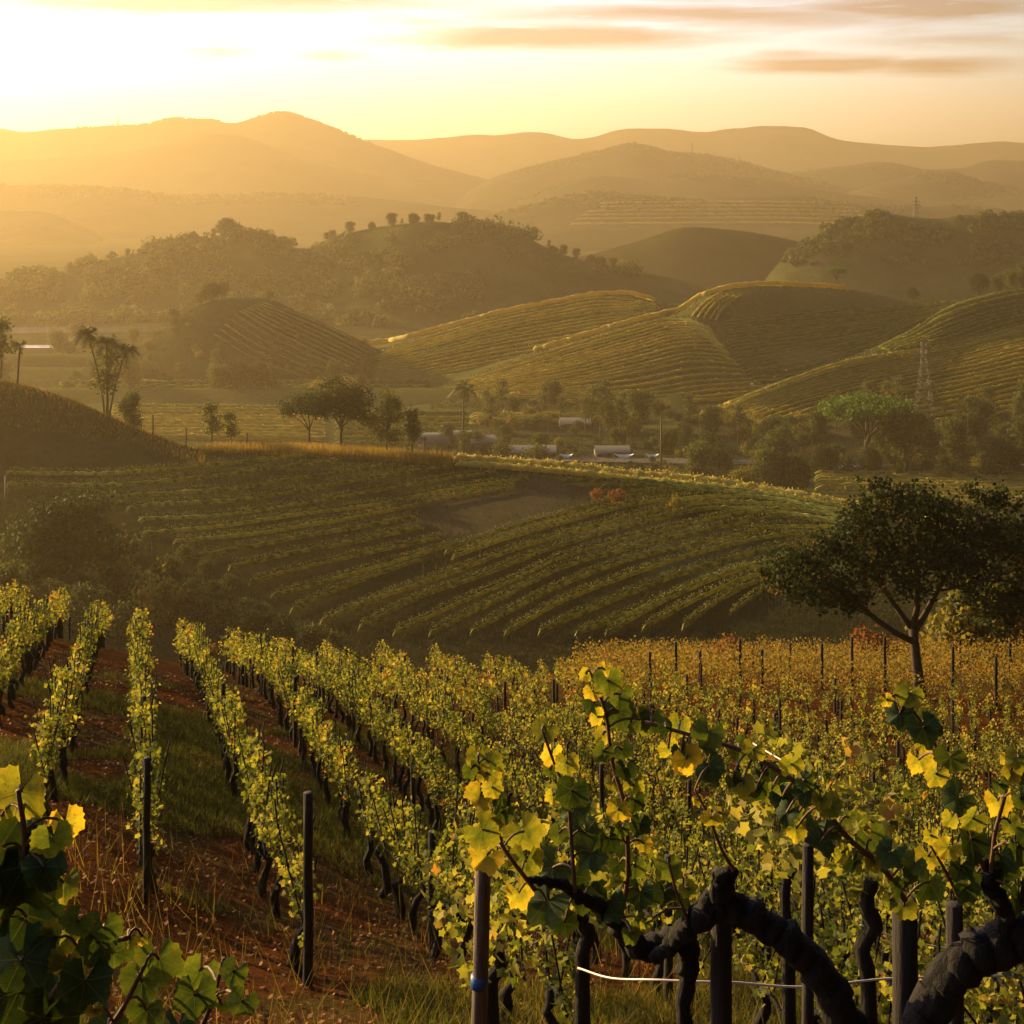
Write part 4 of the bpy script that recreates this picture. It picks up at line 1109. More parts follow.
plain_rows(815, 1090, 508, 477, 11, 1.5, 1.3, M['row_leaf_gold'], 'row of bushy vines in the level field beyond the large dark tree', 'vine rows of the level field at the right', 0.45, skew=2)
plain_rows(470, 640, 424, 418, 3, 1.6, 1.6, M['row_leaf_gold'], 'pale crop strip between the greenhouse and the middle hill', 'crop strips before the middle hill', 0.55, skew=1)

# dry grass on the crest beside the trees, one mass of stalks
def blades(C, h, w, tint, lean=0.35):
    n = len(C)
    az = rng.uniform(0, 2 * np.pi, n)
    sd = np.stack([np.cos(az), np.sin(az), np.zeros(n)], 1) * (w * rng.uniform(0.6, 1.3, n))[:, None] * 0.5
    hh = h * rng.uniform(0.5, 1.3, n)
    off = rng.normal(0, lean, (n, 2)) * hh[:, None]
    tip = C + np.concatenate([off, hh[:, None]], 1)
    V = np.stack([C - sd, C + sd, tip], 1).reshape(-1, 3)
    return V, np.arange(n * 3).reshape(-1, 3), np.repeat(tint, 3)
M['dry_grass'] = mat_leaf('dry_grass', [(0.1, (0.11, 0.075, 0.022)), (0.5, (0.25, 0.16, 0.042)), (0.9, (0.40, 0.26, 0.07))], trans=0.5, objvar=0)
M['green_grass'] = mat_leaf('green_grass', [(0.0, (0.036, 0.048, 0.011)), (0.45, (0.085, 0.092, 0.019)), (0.8, (0.16, 0.125, 0.03)), (1.0, (0.25, 0.14, 0.04))], trans=0.4, objvar=0)
M['rough_grass'] = mat_leaf('rough_grass', [(0.0, (0.018, 0.024, 0.008)), (0.5, (0.05, 0.05, 0.017)), (1.0, (0.13, 0.09, 0.032))], trans=0.3, objvar=0)
C = []
for k in range(15000):
    u = rng.uniform(205, 452) if k % 5 else rng.uniform(0, 205)
    d, z = HM.cols(u); i0 = int(np.argmin(HV - FPX * z / d))
    y = d[i0] + rng.uniform(-5, 2.0) * (1 if u > 205 else 2.5)
    C.append(((u - 512) / FPX * y, y, np.interp(y, d, z)))
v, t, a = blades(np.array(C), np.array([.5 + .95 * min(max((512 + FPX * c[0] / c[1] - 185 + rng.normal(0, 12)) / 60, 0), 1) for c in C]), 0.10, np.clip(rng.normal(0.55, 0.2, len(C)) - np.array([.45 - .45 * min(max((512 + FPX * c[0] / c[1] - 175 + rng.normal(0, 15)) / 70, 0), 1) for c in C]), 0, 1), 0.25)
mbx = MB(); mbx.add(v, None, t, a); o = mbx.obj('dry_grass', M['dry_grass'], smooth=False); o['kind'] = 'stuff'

# farm buildings and greenhouses in the valley
def arched_shed(loc, L_, W, H, rotz, label, cat, n=14, roof='roof_grey'):
    r = empty('farm_shed', loc, rotz); tag(r, label, cat)
    th = np.linspace(0, np.pi, n); prof = np.stack([np.cos(th) * W / 2, H * 0.45 + np.sin(th) * H * 0.55], 1)
    m1 = MB()
    V = np.array([(x, y, z) for x in (-L_ / 2, L_ / 2) for y, z in prof])
    # overhanging curved sheet
    V2 = np.array([(x, y * 1.04, z + 0.12) for x in (-L_ / 2 - .3, L_ / 2 + .3) for y, z in prof])
    Q = [(i, i + 1, n + i + 1, n + i) for i in range(n - 1)]
    m1.add(V2, Q); 
    m1.add(V, [q[::-1] for q in Q])
    m1.obj('roof', M[roof], r)
    m2 = MB()
    for x, s in ((-L_ / 2, 1), (L_ / 2, -1)):
        V = [(x, y, z) for y, z in prof] + [(x, -W / 2, -0.6), (x, W / 2, -0.6)]
        c = len(V); V.append((x, 0, H * 0.4))
        ring = list(range(n)) + [n, n + 1]
        m2.add(V, None, [(c, ring[i], ring[(i + 1) % len(ring)]) for i in range(len(ring))])
    for y in (-W / 2, W / 2):
        m2.box((0, y * 0.97, H * 0.22 - .3), (L_ - .1, 0.2, H * 0.46 + .6))
    m2.obj('wall', M['wall_pale'], r, smooth=False)
    m3 = MB(); m3.box((L_ / 2 * 0.2, -W / 2 - 0.02, H * 0.16), (2.4, 0.12, H * 0.36)); m3.obj('door', M['metal'], r, smooth=False)
    return r
arched_shed(on_valley(433, 447), 8, 7, 3.6, 0.05, 'grey arched farm shed left of its twin near the broad-crowned palm', 'shed')
arched_shed(on_valley(456, 444), 8, 7, 3.4, 0.0, 'second grey arched shed just behind the broad-crowned palm', 'shed')
def long_house(loc, L_, W, H, rotz, label, bays=9):
    r = empty('greenhouse', loc, rotz); tag(r, label, 'greenhouse')
    m1 = MB()
    V = [(-L_ / 2, -W / 2 - .3, H), (L_ / 2, -W / 2 - .3, H), (L_ / 2, 0, H + 1.3), (-L_ / 2, 0, H + 1.3), (L_ / 2, W / 2 + .3, H), (-L_ / 2, W / 2 + .3, H)]
    m1.add(V, [(0, 1, 2, 3), (3, 2, 4, 5)]); m1.obj('roof', M['roof_grey'], r, smooth=False)
    m2 = MB(); m2.box((0, 0, H / 2 - .3), (L_ - .2, W - .2, H + .55)); m2.obj('wall', M['wall_pale'], r, smooth=False)
    for k in range(bays):
        x = -L_ / 2 + (k + .5) * L_ / bays
        m3 = MB(); m3.box((x, -W / 2 - .02, H * .52), (L_ / bays * .62, .1, H * .5)); m3.obj('window', M['dark_glass'], r, smooth=False)
    return r
long_house(on_valley(525, 456), 16, 6, 1.5, 0.02, 'long low greenhouse with a pale roof behind the near slope crest', 6)
long_house(on_valley(612, 456), 9, 5, 1.4, 0.03, 'shorter low greenhouse to the right of the long pale one', 4)
long_house(on_valley(575, 428), 9, 6, 1.7, 0.03, 'grey roofed greenhouse farther back below the middle hill', 4)
long_house(on_valley(480, 452), 8, 6, 3.0, 0.3, 'small pale farm building right of the broad-crowned palm', 3)
for u in (566, 624, 652):
    p = on_valley(u, 462)
    r = empty('tarpaulin', p); tag(r, {566: 'white sagging tarpaulin below the long greenhouse, leftmost of three', 624: 'white sagging tarpaulin, middle one of the three by the road', 652: 'small white sagging tarpaulin next to the tall dark pole'}[u], 'tarpaulin')
    w = {566: 3.4, 624: 5.0, 652: 3.4}[u]
    s, t = np.meshgrid(np.linspace(-1, 1, 13), np.linspace(0, 1, 6))
    V = np.stack([s * w / 2 * (1 - .15 * t), -.6 * np.sin(t * 2.5), 2.1 - (1.2 * t + .25) * (1 - s * s * .95)], -1).reshape(-1, 3)
    i = np.arange(5)[:, None] * 13; j = np.arange(12)[None]
    m1 = MB(); m1.add(V, np.stack([i + j, i + j + 1, i + 13 + j + 1, i + 13 + j], -1).reshape(-1, 4)); m1.obj('sheet', M['white_sheet'], r)
    for sx in (-1, 1):
        m2 = MB(); m2.tube([(sx * w / 2, 0, -.3), (sx * w / 2, 0, 2.15)], .06, 6); m2.obj('pole', M['metal'], r)

# car under the flat-topped tree
p = on_valley(848, 470)
car = empty('parked_car', p, 0.1, 0.95); tag(car, 'white car parked under the flat-topped green tree', 'car')
prof = [(-2.1, .35), (-2.15, .75), (-1.5, .9), (-.9, 1.42), (.6, 1.45), (1.25, .95), (2.0, .82), (2.1, .4)]
m1 = MB(); n = len(prof); V = [(x, y * (0.86 if z > 1.2 else 1), z) for y in (-.82, .82) for x, z in prof]
m1.add(V, [(i, (i + 1) % n, n + (i + 1) % n, n + i) for i in range(n)])
c0 = [sum(a) / n for a in zip(*prof)]
m1.add([(x, -.82 * (0.86 if z > 1.2 else 1), z) for x, z in prof] + [(c0[0], -.82, c0[1])], None, [(n, (i + 1) % n, i) for i in range(n)])
m1.add([(x, .82 * (0.86 if z > 1.2 else 1), z) for x, z in prof] + [(c0[0], .82, c0[1])], None, [(n, i, (i + 1) % n) for i in range(n)])
m1.obj('body', M['white_sheet'], car, smooth=False)
for s in (-1, 1):
    m2 = MB(); m2.add([(-1.25, s * .81, .98), (1.0, s * .81, .98), (.55, s * .735, 1.36), (-.85, s * .735, 1.36)], [(0, 1, 2, 3)]); m2.obj('window', M['dark_glass'], car, smooth=False)
    for x in (-1.35, 1.3):
        m3 = MB(); m3.tube([(x, s * .62, .32), (x, s * .86, .32)], .33, 14); m3.obj('wheel', M['rubber'], car)

# poles
def utility_pole(loc, h, label, arm=1.6, lamp=False, r0=0.14, group=None, arms=1):
    r = empty('utility_pole', loc); tag(r, label, 'pole', group)
    m1 = MB(); m1.tube([(0, 0, -.5), (0.03, 0, h * .5), (0, 0, h)], np.array([r0 * 1.2, r0, r0 * .8]), 8); m1.obj('pole', M['wood'], r)
    for k in range(arms):
        m2 = MB(); m2.box((0, -.12, h - .5 - k * .9), (arm, .12, .14))
        for s in (-.9, -.3, .3, .9): m2.tube([(s * arm / 2, -.12, h - .45 - k * .9), (s * arm / 2, -.12, h - .2 - k * .9)], .05, 5)
        m2.obj('crossarm', M['wood'], r, smooth=False)
    if lamp:
        m3 = MB(); m3.tube([(0, 0, h - 1.2), (.5, 0, h - .6), (1.3, 0, h - .55), (1.5, 0, h - 1.0)], .06, 6); m3.box((1.5, 0, h - 1.2), (.5, .3, .2)); m3.obj('lamp', M['metal'], r)
    return r
utility_pole(on_valley(661, 468), 13.0, 'tall dark wooden pole with a lamp arm by the valley road', lamp=True, arm=1.2, r0=.22)
utility_pole(on_valley(277, 364), 11.5, 'hazy utility pole with a crossarm below the cone-shaped hill', arm=3.0, r0=.2)
p = HB.hit(719, 317); utility_pole(p, 9.5, 'utility pole on the shaded crest of the middle hill', arm=2.0, r0=.16)
utility_pole(on_valley(697, 280), 13, 'slim pole standing out of the dark wood behind the middle hill', arm=1.5, r0=.3)
for u, v, h in ((505, 430, 8), (548, 436, 7), (600, 446, 7), (738, 452, 8), (700, 446, 7), (812, 446, 7), (968, 448, 8), (160, 372, 7), (640, 262, 9)):
    utility_pole(on_valley(u, v), h, 'slim pole standing among the bushes of the valley', arm=.9, r0=.11, group='slim poles in the valley')
utility_pole(on_valley(486, 428), 9.5, 'thin pale pole right of the broad-crowned palm', arm=1.0, r0=.12)
p = HM.crest(424); utility_pole(p + np.array([0, 1, 0]), 3.2, 'short stout post at the right end of the dry grass', arm=.6, r0=.13)
def stake(u, v, h, label, patch, group=None, r=.06, mat='wood'):
    p = patch.hit(u, v)
    if p is None: p = patch.crest(u)
    m1 = MB(); m1.tube([(0, 0, -.3), (0.02, 0, h * .5), (0, .01, h)], r, 6)
    o = m1.obj('stake', M[mat], None, p); return tag(o, label, 'post', group)
for u, h in ((141, 1.8), (153, 3.0), (186, 2.8), (247, 2.6), (262, 1.6)):
    stake(u, 0, h, {141: 'short fence post nearest the palm clump', 153: 'tallest fence post on the grassy shoulder', 186: 'fence post midway between the palms and the small trees', 247: 'fence post right of the pair of small trees', 262: 'low fence post before the dry grass'}[u], HM, 'fence posts along the grassy crest', .1)
stake(5, 500, 3.0, 'pale tall post at the left edge of the terraced slope', HM, None, .07, 'stone')
for u, v, h in ((231, 600, 1.6), (256, 624, 2.6), (152, 556, 1.6), (173, 562, 1.9), (290, 634, 2.0), (306, 468, 1.4), (343, 473, 1.4), (367, 485, 1.2), (406, 476, 1.3), (444, 497, 1.2), (423, 580, 1.7), (436, 578, 1.5), (630, 528, 1.8), (617, 545, 1.6), (646, 523, 1.8), (480, 563, 1.7)):
    stake(u, v, h, 'thin stake among the vine rows of the shaded terraced slope', HM, 'stakes on the near terraced slope', .05)

# lattice pylons
def pylon(loc, h, label, w=None, arms=3, t=0.09, name='lattice_pylon'):
    w = w or h * .2
    r = empty(name, loc); tag(r, label, 'pylon')
    hw = lambda z: w / 2 * (1 - .82 * min(z / (h * .8), 1)) + .02 * h * 0.5
    m1 = MB(); zs = h * (1 - (1 - np.linspace(0, 1, 9)) ** 1.25)
    zs[0] = -.6
    cor = lambda z: np.array([(sx * hw(max(z, 0)), sy * hw(max(z, 0)), z) for sx, sy in ((-1, -1), (1, -1), (1, 1), (-1, 1))])
    for k in range(8):
        a, b_ = cor(zs[k]), cor(zs[k + 1])
        for q in range(4):
            m1.tube([a[q], b_[q]], t, 4); m1.tube([a[q], b_[(q + 1) % 4]], t * .6, 4); m1.tube([a[(q + 1) % 4], b_[q]], t * .6, 4); m1.tube([b_[q], b_[(q + 1) % 4]], t * .6, 4)
    m1.obj('tower', M['metal'], r, smooth=False)
    for k in range(arms):
        z = h * (.70 + .12 * k); L_ = h * (.16 - .03 * k)
        m2 = MB()
        m2.tube([(-hw(z) * 1.05, 0, z + .05 * h), (hw(z) * 1.05, 0, z + .05 * h)], t * .8, 4)
        for s in (-1, 1):
            m2.tube([(0, 0, z), (s * L_, 0, z + .02 * h)], t * .8, 4); m2.tube([(s * hw(z), 0, z + .05 * h), (s * L_, 0, z + .02 * h)], t * .6, 4); m2.tube([(s * L_, 0, z + .02 * h), (s * L_, 0, z - .03 * h)], t, 4)
        m2.obj('crossarm', M['metal'], r, smooth=False)
    return r
p = HC.hit(924, 432)
pylon(p, 25, 'large lattice pylon standing in front of the right sunlit hill', w=5.2, arms=3, t=.055)
pylon(DARKHILL.crest(936) + np.array([0, 40, -6]), 18, 'distant pylon rising behind the wooded hill', arms=2, t=.16)
pylon(on_valley(898, 265), 14, 'small distant pylon before the wooded hill', arms=2, t=.16)
pylon(on_valley(799, 268), 12, 'small distant pylon at the left foot of the wooded hill', arms=2, t=.15)
pylon(far['peaked_hill'].crest(692), 20, 'tiny pylon on the right slope of the peaked hill', arms=2, t=.3)
pylon(far['peaked_hill'].crest(739) , 13, 'tiny mast on the right shoulder of the peaked hill', arms=1, t=.3)
pylon(far['mountain'].crest(118), 20, 'hazy mast on the skyline of the left mountain', arms=1, t=.3)

# pale boulders in the hollow of the middle hill
for k, (u, v, s) in enumerate(((867, 352, .5), (883, 351, .5), (893, 349, .4), (829, 371, .6), (786, 372, .4), (802, 376, .4), (752, 386, .5), (916, 332, .5), (774, 379, .3))):
    p = HB.hit(u, v)
    if p is None: continue
    q = rng.normal(size=(26, 3)); q /= np.linalg.norm(q, axis=1)[:, None]
    import bmesh
    bm = bmesh.new()
    for c in q * np.array([1.3, 1, .8]) * s * rng.uniform(.8, 1.1, (26, 1)): bm.verts.new(tuple(c))
    bmesh.ops.convex_hull(bm, input=bm.verts)
    me = bpy.data.meshes.new('boulder'); bm.to_mesh(me); bm.free(); me.materials.append(M['stone'])
    tag(link('boulder', me, None, p + np.array([0, -.5, .7])), 'small pale boulder in the shaded hollow between the terraced hills', 'boulder', 'pale boulders in the shaded hollow')

# rough grass over the shaded slope, one mass
C = []
for k in range(60000):
    u = rng.uniform(-40, 900); d, z = HM.cols(u)
    y = rng.uniform(128, d[int(np.argmin(HV - FPX * z / d))] + 1)
    vq = HV - FPX * np.interp(y, d, z) / y
    if ((u - 500) / 75) ** 2 + ((vq - 506) / 28) ** 2 < 1 + rng.normal(0, .5) and rng.uniform() < .7: continue
    C.append(((u - 512) / FPX * y, y, np.interp(y, d, z)))
C = np.array(C)
v, t, a = blades(C, .38, .09, np.clip(.08 + .40 * fbm(C[:, 0], C[:, 1], 9, 91) + rng.normal(0, .12, len(C)), 0, 1), .5)
mbx = MB(); mbx.add(v, None, t, a); o = mbx.obj('rough_grass', M['rough_grass'], smooth=False); o['kind'] = 'stuff'

C = []
for pt, u0, u1, f0, f1, n in ((HC, 690, 1100, 1.0, 4.1, 22000), (HB, 430, 1000, 1.0, 3.1, 26000), (HA, 300, 720, 1.0, 2.1, 14000), (CONE, 80, 460, .3, 2.1, 16000), (far['green_hill'], 560, 900, .4, 2.1, 14000), (DARKHILL, 740, 1060, .3, 2.1, 14000), (FOREST, -40, 640, .2, 2.1, 16000)):
    for k in range(n):
        u = rng.uniform(u0, u1); f = rng.uniform(f0, f1); d, z = pt.cols(u); y = float(np.interp(f, pt.t, d))
        C.append(((u - 512) / FPX * y, y, float(np.interp(f, pt.t, z))))
u_ = rng.uniform(-30, 1060, 70000); d_ = -FPX * zb / (290 - 135 * rng.uniform(0, 1, 70000) ** .8); x_ = (u_ - 512) / FPX * d_
C = np.concatenate([np.array(C), np.stack([x_, d_, zb + 1.2 * fbm(x_, d_, 160, 3)], 1)])
v, t, a = blades(C, .6, .24, np.clip(.3 + .45 * fbm(C[:, 0], C[:, 1], 30, 92) + rng.normal(0, .14, len(C)), 0, 1), .5)
mbx = MB(); mbx.add(v, None, t, a); o = mbx.obj('hill_grass', M['rough_grass'], smooth=False); o['kind'] = 'stuff'

for k, u in enumerate(list(rng.uniform(425, 700, 46))):
    put(random.choice(['bush', 'bush_gold', 'round_b', 'bush']), on_valley(u, rng.uniform(443, 460)), 'small bush growing between the farm roofs in the valley', 'bush', 'bushes between the farm roofs', scale=rng.uniform(.35, .75))
# ------------------------------------------------------------------ the foreground vineyard
M['vine_leaf'] = mat_leaf('vine_leaf', [(0.0, (0.045, 0.06, 0.014)), (0.3, (0.12, 0.135, 0.026)), (0.6, (0.25, 0.235, 0.045)), (0.85, (0.40, 0.33, 0.075)), (1.0, (0.34, 0.15, 0.035))], trans=0.5, objvar=0.1)
M['vine_bark'] = mat_plain('vine_bark', (0.020, 0.014, 0.009), (0.006, 0.004, 0.003), scale=14, stretch=(3, 3, 0.8), rough=0.95, bump=1.0)

def lobed_leaves(C, size, tint, normal=None, fold=0.3, droop=0.35):
    """seven-pointed vine leaves, each a folded fan"""
    n = len(C)
    nr = rng.normal(size=(n, 3)) * 0.8 if normal is None else normal + rng.normal(size=(n, 3)) * 0.45
    nr /= np.linalg.norm(nr, axis=1)[:, None]
    t = np.cross(nr, rng.normal(size=(n, 3))); t[:, 2] -= droop; t -= nr * np.sum(t * nr, 1)[:, None]; t /= np.linalg.norm(t, axis=1)[:, None]
    b = np.cross(nr, t)
    s = (size * rng.uniform(0.6, 1.25, n))[:, None]
    ang = np.array([0, 0.55, 1.05, 1.6, 2.35, -2.35, -1.6, -1.05, -0.55]); rad = np.array([0.62, 0.42, 0.56, 0.38, 0.48, 0.48, 0.38, 0.56, 0.42])
    P_ = [C - t * s * 0.18]
    for a, r in zip(ang, rad):
        P_.append(C + t * s * (math.cos(a) * r) + b * s * (math.sin(a) * r) + nr * s * fold * (abs(math.sin(a)) * r - 0.2))
    V = np.stack(P_, 1).reshape(-1, 3)
    k = np.arange(n)[:, None] * 10
    T = np.concatenate([k + np.array([[0, i, i % 9 + 1]]) for i in range(1, 10) if i != 5] )
    return V, T, np.repeat(tint, 10)

ROW_DX, ROW_SP = -0.27, 0.92
row_dir = np.array([ROW_DX, 1.0, 0]) / math.hypot(ROW_DX, 1.0)
row_side = np.array([row_dir[1], -row_dir[0], 0])

def vine_canopy(nc, per, size, lobed, tone=0.5, h0=0.56, h1=1.17, thick=0.055):
    """canopy of one trained vine: leaf tufts along upright shoots"""
    m = MB()
    shoots = rng.uniform(-0.42, 0.42, nc // 3 + 1)
    k = rng.integers(0, len(shoots), nc)
    t = rng.uniform(0, 1, nc) ** 0.85
    top = (h1 - h0) * rng.uniform(0.72, 1.1, len(shoots))
    c = row_dir * (shoots[k] + rng.normal(0, .05, nc))[:, None] + row_side * (rng.normal(0, thick, nc) * (0.55 + 0.6 * np.sin(np.pi * np.clip(t, 0, 1))))[:, None]
    c[:, 2] = h0 + t * top[k]
    C = np.repeat(c, per, 0) + rng.normal(0, size * 0.72, (nc * per, 3))
    tint = np.repeat(tone + rng.normal(0, 0.22, nc) + 0.10 * (t - .5), per) + rng.normal(0, 0.1, nc * per)
    tint = np.where(rng.uniform(0, 1, nc * per) < 0.012, 1.0, np.clip(tint, 0, 0.9))
    if lobed:
        v, tr, a = lobed_leaves(C, size, tint)
    else:
        v, tr, a = leaf_cards(C, size * 1.05, tint, up=0.1, fold=0.35)
    m.add(v, None, tr, a)
    return m
def vine_trunk(sides=6, hh=0.58, thick=0.04):
    m = MB()
    n = 7; q = np.linspace(0, 1, n)
    pts = np.stack([rng.normal(0, .035, n) * np.minimum(q * 3, 1), rng.normal(0, .035, n) * np.minimum(q * 3, 1), -0.12 + (hh + .12) * q], 1)
    m.tube(pts, thick * (1.35 - .6 * q) * rng.uniform(.85, 1.2, n), sides, wob=.12)
    for s in (-1, 1):
        a = pts[-1] + row_dir * s * np.linspace(0, .4, 4)[:, None] + np.stack([np.zeros(4), np.zeros(4), np.array([0, .05, .03, .0])], 1)
        m.tube(a, thick * np.array([.6, .5, .4, .28]), 5, wob=.1)
    for x in np.linspace(-.36, .36, 5):
        b0 = pts[-1] + row_dir * x; q4 = np.linspace(0, 1, 4)[:, None]
        m.tube(b0 + (np.array([0, 0, rng.uniform(.5, .8)]) + row_side * rng.normal(0, .1) + row_dir * rng.normal(0, .06)) * q4, .008, 4, caps=False)
    return m

near_tr = [vine_trunk(8).mesh('trunk', M['vine_bark']) for _ in range(8)]
mid_tr = [vine_trunk(5).mesh('trunk', M['vine_bark']) for _ in range(6)]
near_cn = [vine_canopy(42, 8, 0.055, True, 0.36 + .05 * (k % 3 - 1)).mesh('crown', M['vine_leaf'], False) for k in range(9)]
mid_cn = [vine_canopy(40, 8, 0.058, False, 0.41 + .05 * (k % 3 - 1)).mesh('crown', M['vine_leaf'], False) for k in range(8)]

rows = [(-6.0, 19), (-4.6, 18), (-3.3, 17), (-2.1, 16.5), (-0.95, 15.2), (0.12, 13.2), (1.42, 11.7), (2.9, 9.4)]
x_ = 4.5
while x_ < 34:
    rows.append((x_, max(6.6, x_ / 0.66))); x_ += 1.75
plants = []
for k, (xi, y0) in enumerate(rows):
    yend = 46.0 - 7.5 * min(max((xi - 13) / 5, 0), 1) * .25 if xi > 6 else (40.0 + (xi + 6) * 0.5)
    y = y0 + (0.35 if k < 8 else rng.uniform(0, .6))
    while y < yend:
        x = xi + ROW_DX * y + rng.normal(0, .03)
        z = float(z_fg(x, y)); u = 512 + FPX * x / y; v = HV - FPX * (z + 1) / y
        if -70 < u < 1095 and v < 1090 and rng.uniform() > .05: plants.append((y, x, z, k, u, xi))
        y += ROW_SP * rng.uniform(.92, 1.08) * (1.0 if y < 34 else 1.15) * (0.78 if k >= 8 else 1)
plants.sort()
row_names = {0: 'row at the far left edge', 1: 'second row from the left edge', 2: 'third row from the left edge', 3: 'row climbing along the left picture edge', 4: 'row just right of the left edge leaves', 5: 'row ending at the short dark post on the left', 6: 'row ending at the tall dark post left of centre', 7: 'row ending at the weathered post with the blue band'}
for i, (y, x, z, k, u, xi) in enumerate(plants[:300]):
    near = y < 17
    r = empty('grapevine', (x, y, z), 0, (1, 1, rng.uniform(.88, 1.14)))
    rn = row_names.get(k, 'rows on the right-hand slope behind the old gnarled vines')
    part_ = 'close' if y < 15 else ('midway' if y < 24 else 'far')
    tag(r, f'golden backlit grapevine, {part_} along the {rn}', 'grapevine', f'grapevines of the {rn}, {part_}')
    rot = random.choice([0.0, math.pi])
    link('trunk', random.choice(near_tr if near else mid_tr), r, rotz=rot)
    link('crown', random.choice(near_cn if near else mid_cn), r, rotz=rot)
# the rest of the rows, one mass
def inst(me_list, P_):
    """merge copies of a few meshes at many places into arrays"""
    out_ = MB()
    data = []
    for me in me_list:
        V = np.empty(len(me.vertices) * 3, np.float32); me.vertices.foreach_get('co', V)
        Lp = np.empty(len(me.loops), np.int32); me.loops.foreach_get('vertex_index', Lp)
        A = np.empty(len(me.vertices), np.float32); me.attributes['tint'].data.foreach_get('value', A)
        data.append((V.reshape(-1, 3), Lp.reshape(-1, 3), A))
    for (x, y, z) in P_:
        V, T, A = random.choice(data)
        s = rng.uniform(.9, 1.12)
        out_.add(V * np.array([random.choice((-1, 1)) , 1, s]) + np.array([x, y, z]), None, T, np.clip(A + rng.normal(0, .06), 0, 1))
    return out_
far_cn = [vine_canopy(30, 7, 0.062, False, 0.42 + .05 * (k % 3 - 1)).mesh('crown', M['vine_leaf'], False) for k in range(8)]
rest = [(x, y, z) for (y, x, z, k, u, xi) in plants[300:]]
o = inst(far_cn, rest).obj('grapevine_rows', M['vine_leaf'], smooth=False); o['kind'] = 'stuff'
mt = MB()
for (x, y, z) in rest:
    mt.tube([(x, y, z - .1), (x + rng.normal(0, .04), y, z + .35), (x + rng.normal(0, .05), y, z + .75)], (.045, .04, .03), 4)
o = mt.obj('grapevine_stems', M['vine_bark']); o['kind'] = 'stuff'
for me in far_cn: bpy.data.meshes.remove(me)

# posts of the rows
def row_post(x, y, h, r, label, group=None, lean=0.0, mat='post', band=False):
    z = float(z_fg(x, y))
    o = empty('vineyard_post', (x, y, z)); tag(o, label, 'post', group)
    m1 = MB(); q = np.linspace(0, 1, 7)
    m1.tube(np.stack([lean * q + rng.normal(0, r * .07, 7), rng.normal(0, r * .07, 7), -.4 + (h + .4) * q], 1), r * (1.05 - .12 * q), 9, wob=.06)
    m1.obj('shaft', M[mat], o)
    if band:
        m2 = MB(); c = 1 - (h - band) / (h + .4)
        m2.tube([(lean * (c - .012), 0, band - .03), (lean * (c + .012), 0, band + .03)], r * 1.12, 10); m2.obj('band', M['blue'], o)
    return o
M['post'] = mat_plain('dark_post', (0.028, 0.020, 0.014), (0.010, 0.007, 0.005), scale=6, stretch=(6, 6, 0.6), rough=0.9)
M['blue'] = mat_plain('blue_tape', (0.03, 0.10, 0.28), (0.02, 0.07, 0.2), rough=0.5, bump=0)
def xr(xi, y): return xi + ROW_DX * y
row_post(xr(1.42, 11.6) + .02, 11.6, 1.62, .043, 'tall dark post at the near end of the row left of centre')
row_post(xr(.12, 13.1), 13.1, 1.35, .036, 'dark post at the near end of the left row beside the grass path')
k = 0
for xi, y0 in rows:
    y = y0 + rng.uniform(4, 6)
    while y < 46:
        x = xr(xi, y); u = 512 + FPX * x / y
        if -20 < u < 1040:
            row_post(x, y, rng.uniform(1.12, 1.3), .04, 'thin dark post standing in the golden vine rows', 'posts in the vine rows')
        y += rng.uniform(5.0, 6.5)

# the field across the slope, rows lying sideways with posts
G2 = 'sideways rows of the amber field behind the lone tree'
M['amber_leaf'] = mat_leaf('amber_leaf', [(0.0, (0.07, 0.06, 0.016)), (0.35, (0.15, 0.12, 0.026)), (0.65, (0.25, 0.175, 0.036)), (0.85, (0.30, 0.18, 0.038)), (1.0, (0.27, 0.11, 0.028))], trans=0.45, objvar=0.18)
for k, y in enumerate(np.arange(46.2, 70, 1.3)):
    x0 = (560 + 8 * (k % 3) - 512 + max(0, (y - 60)) * 6) / FPX * y
    X = np.arange(x0, (1110 - 512) / FPX * y, 1.0)
    pts = np.stack([X, y + .25 * np.sin(X * .3), z_fg(X, np.full(len(X), y))], 1)
    hedge_row('vine_row', pts, 1.15, .22, M['amber_leaf'], 'amber vine row lying sideways in the field behind the lone tree', G2, 0.5, base=.08, cards=105, csize=.085, tone=.52, core=False, cw=.55)
for u, v, h in ((740, 688, 1.75), (822, 690, 1.6), (852, 688, 1.8), (885, 692, 1.9), (762, 690, 1.4), (953, 700, 1.8), (996, 706, 1.6), (790, 678, 1.3), (700, 690, 1.4), (676, 688, 1.6), (650, 690, 1.3), (735, 665, 1.4), (815, 664, 1.4), (960, 672, 1.3), (1010, 680, 1.4)):
    p = on_fg(u, v, 40, 75)
    row_post(p[0], p[1], h, .055, 'weathered post in the amber field behind the lone tree', 'posts in the amber field')

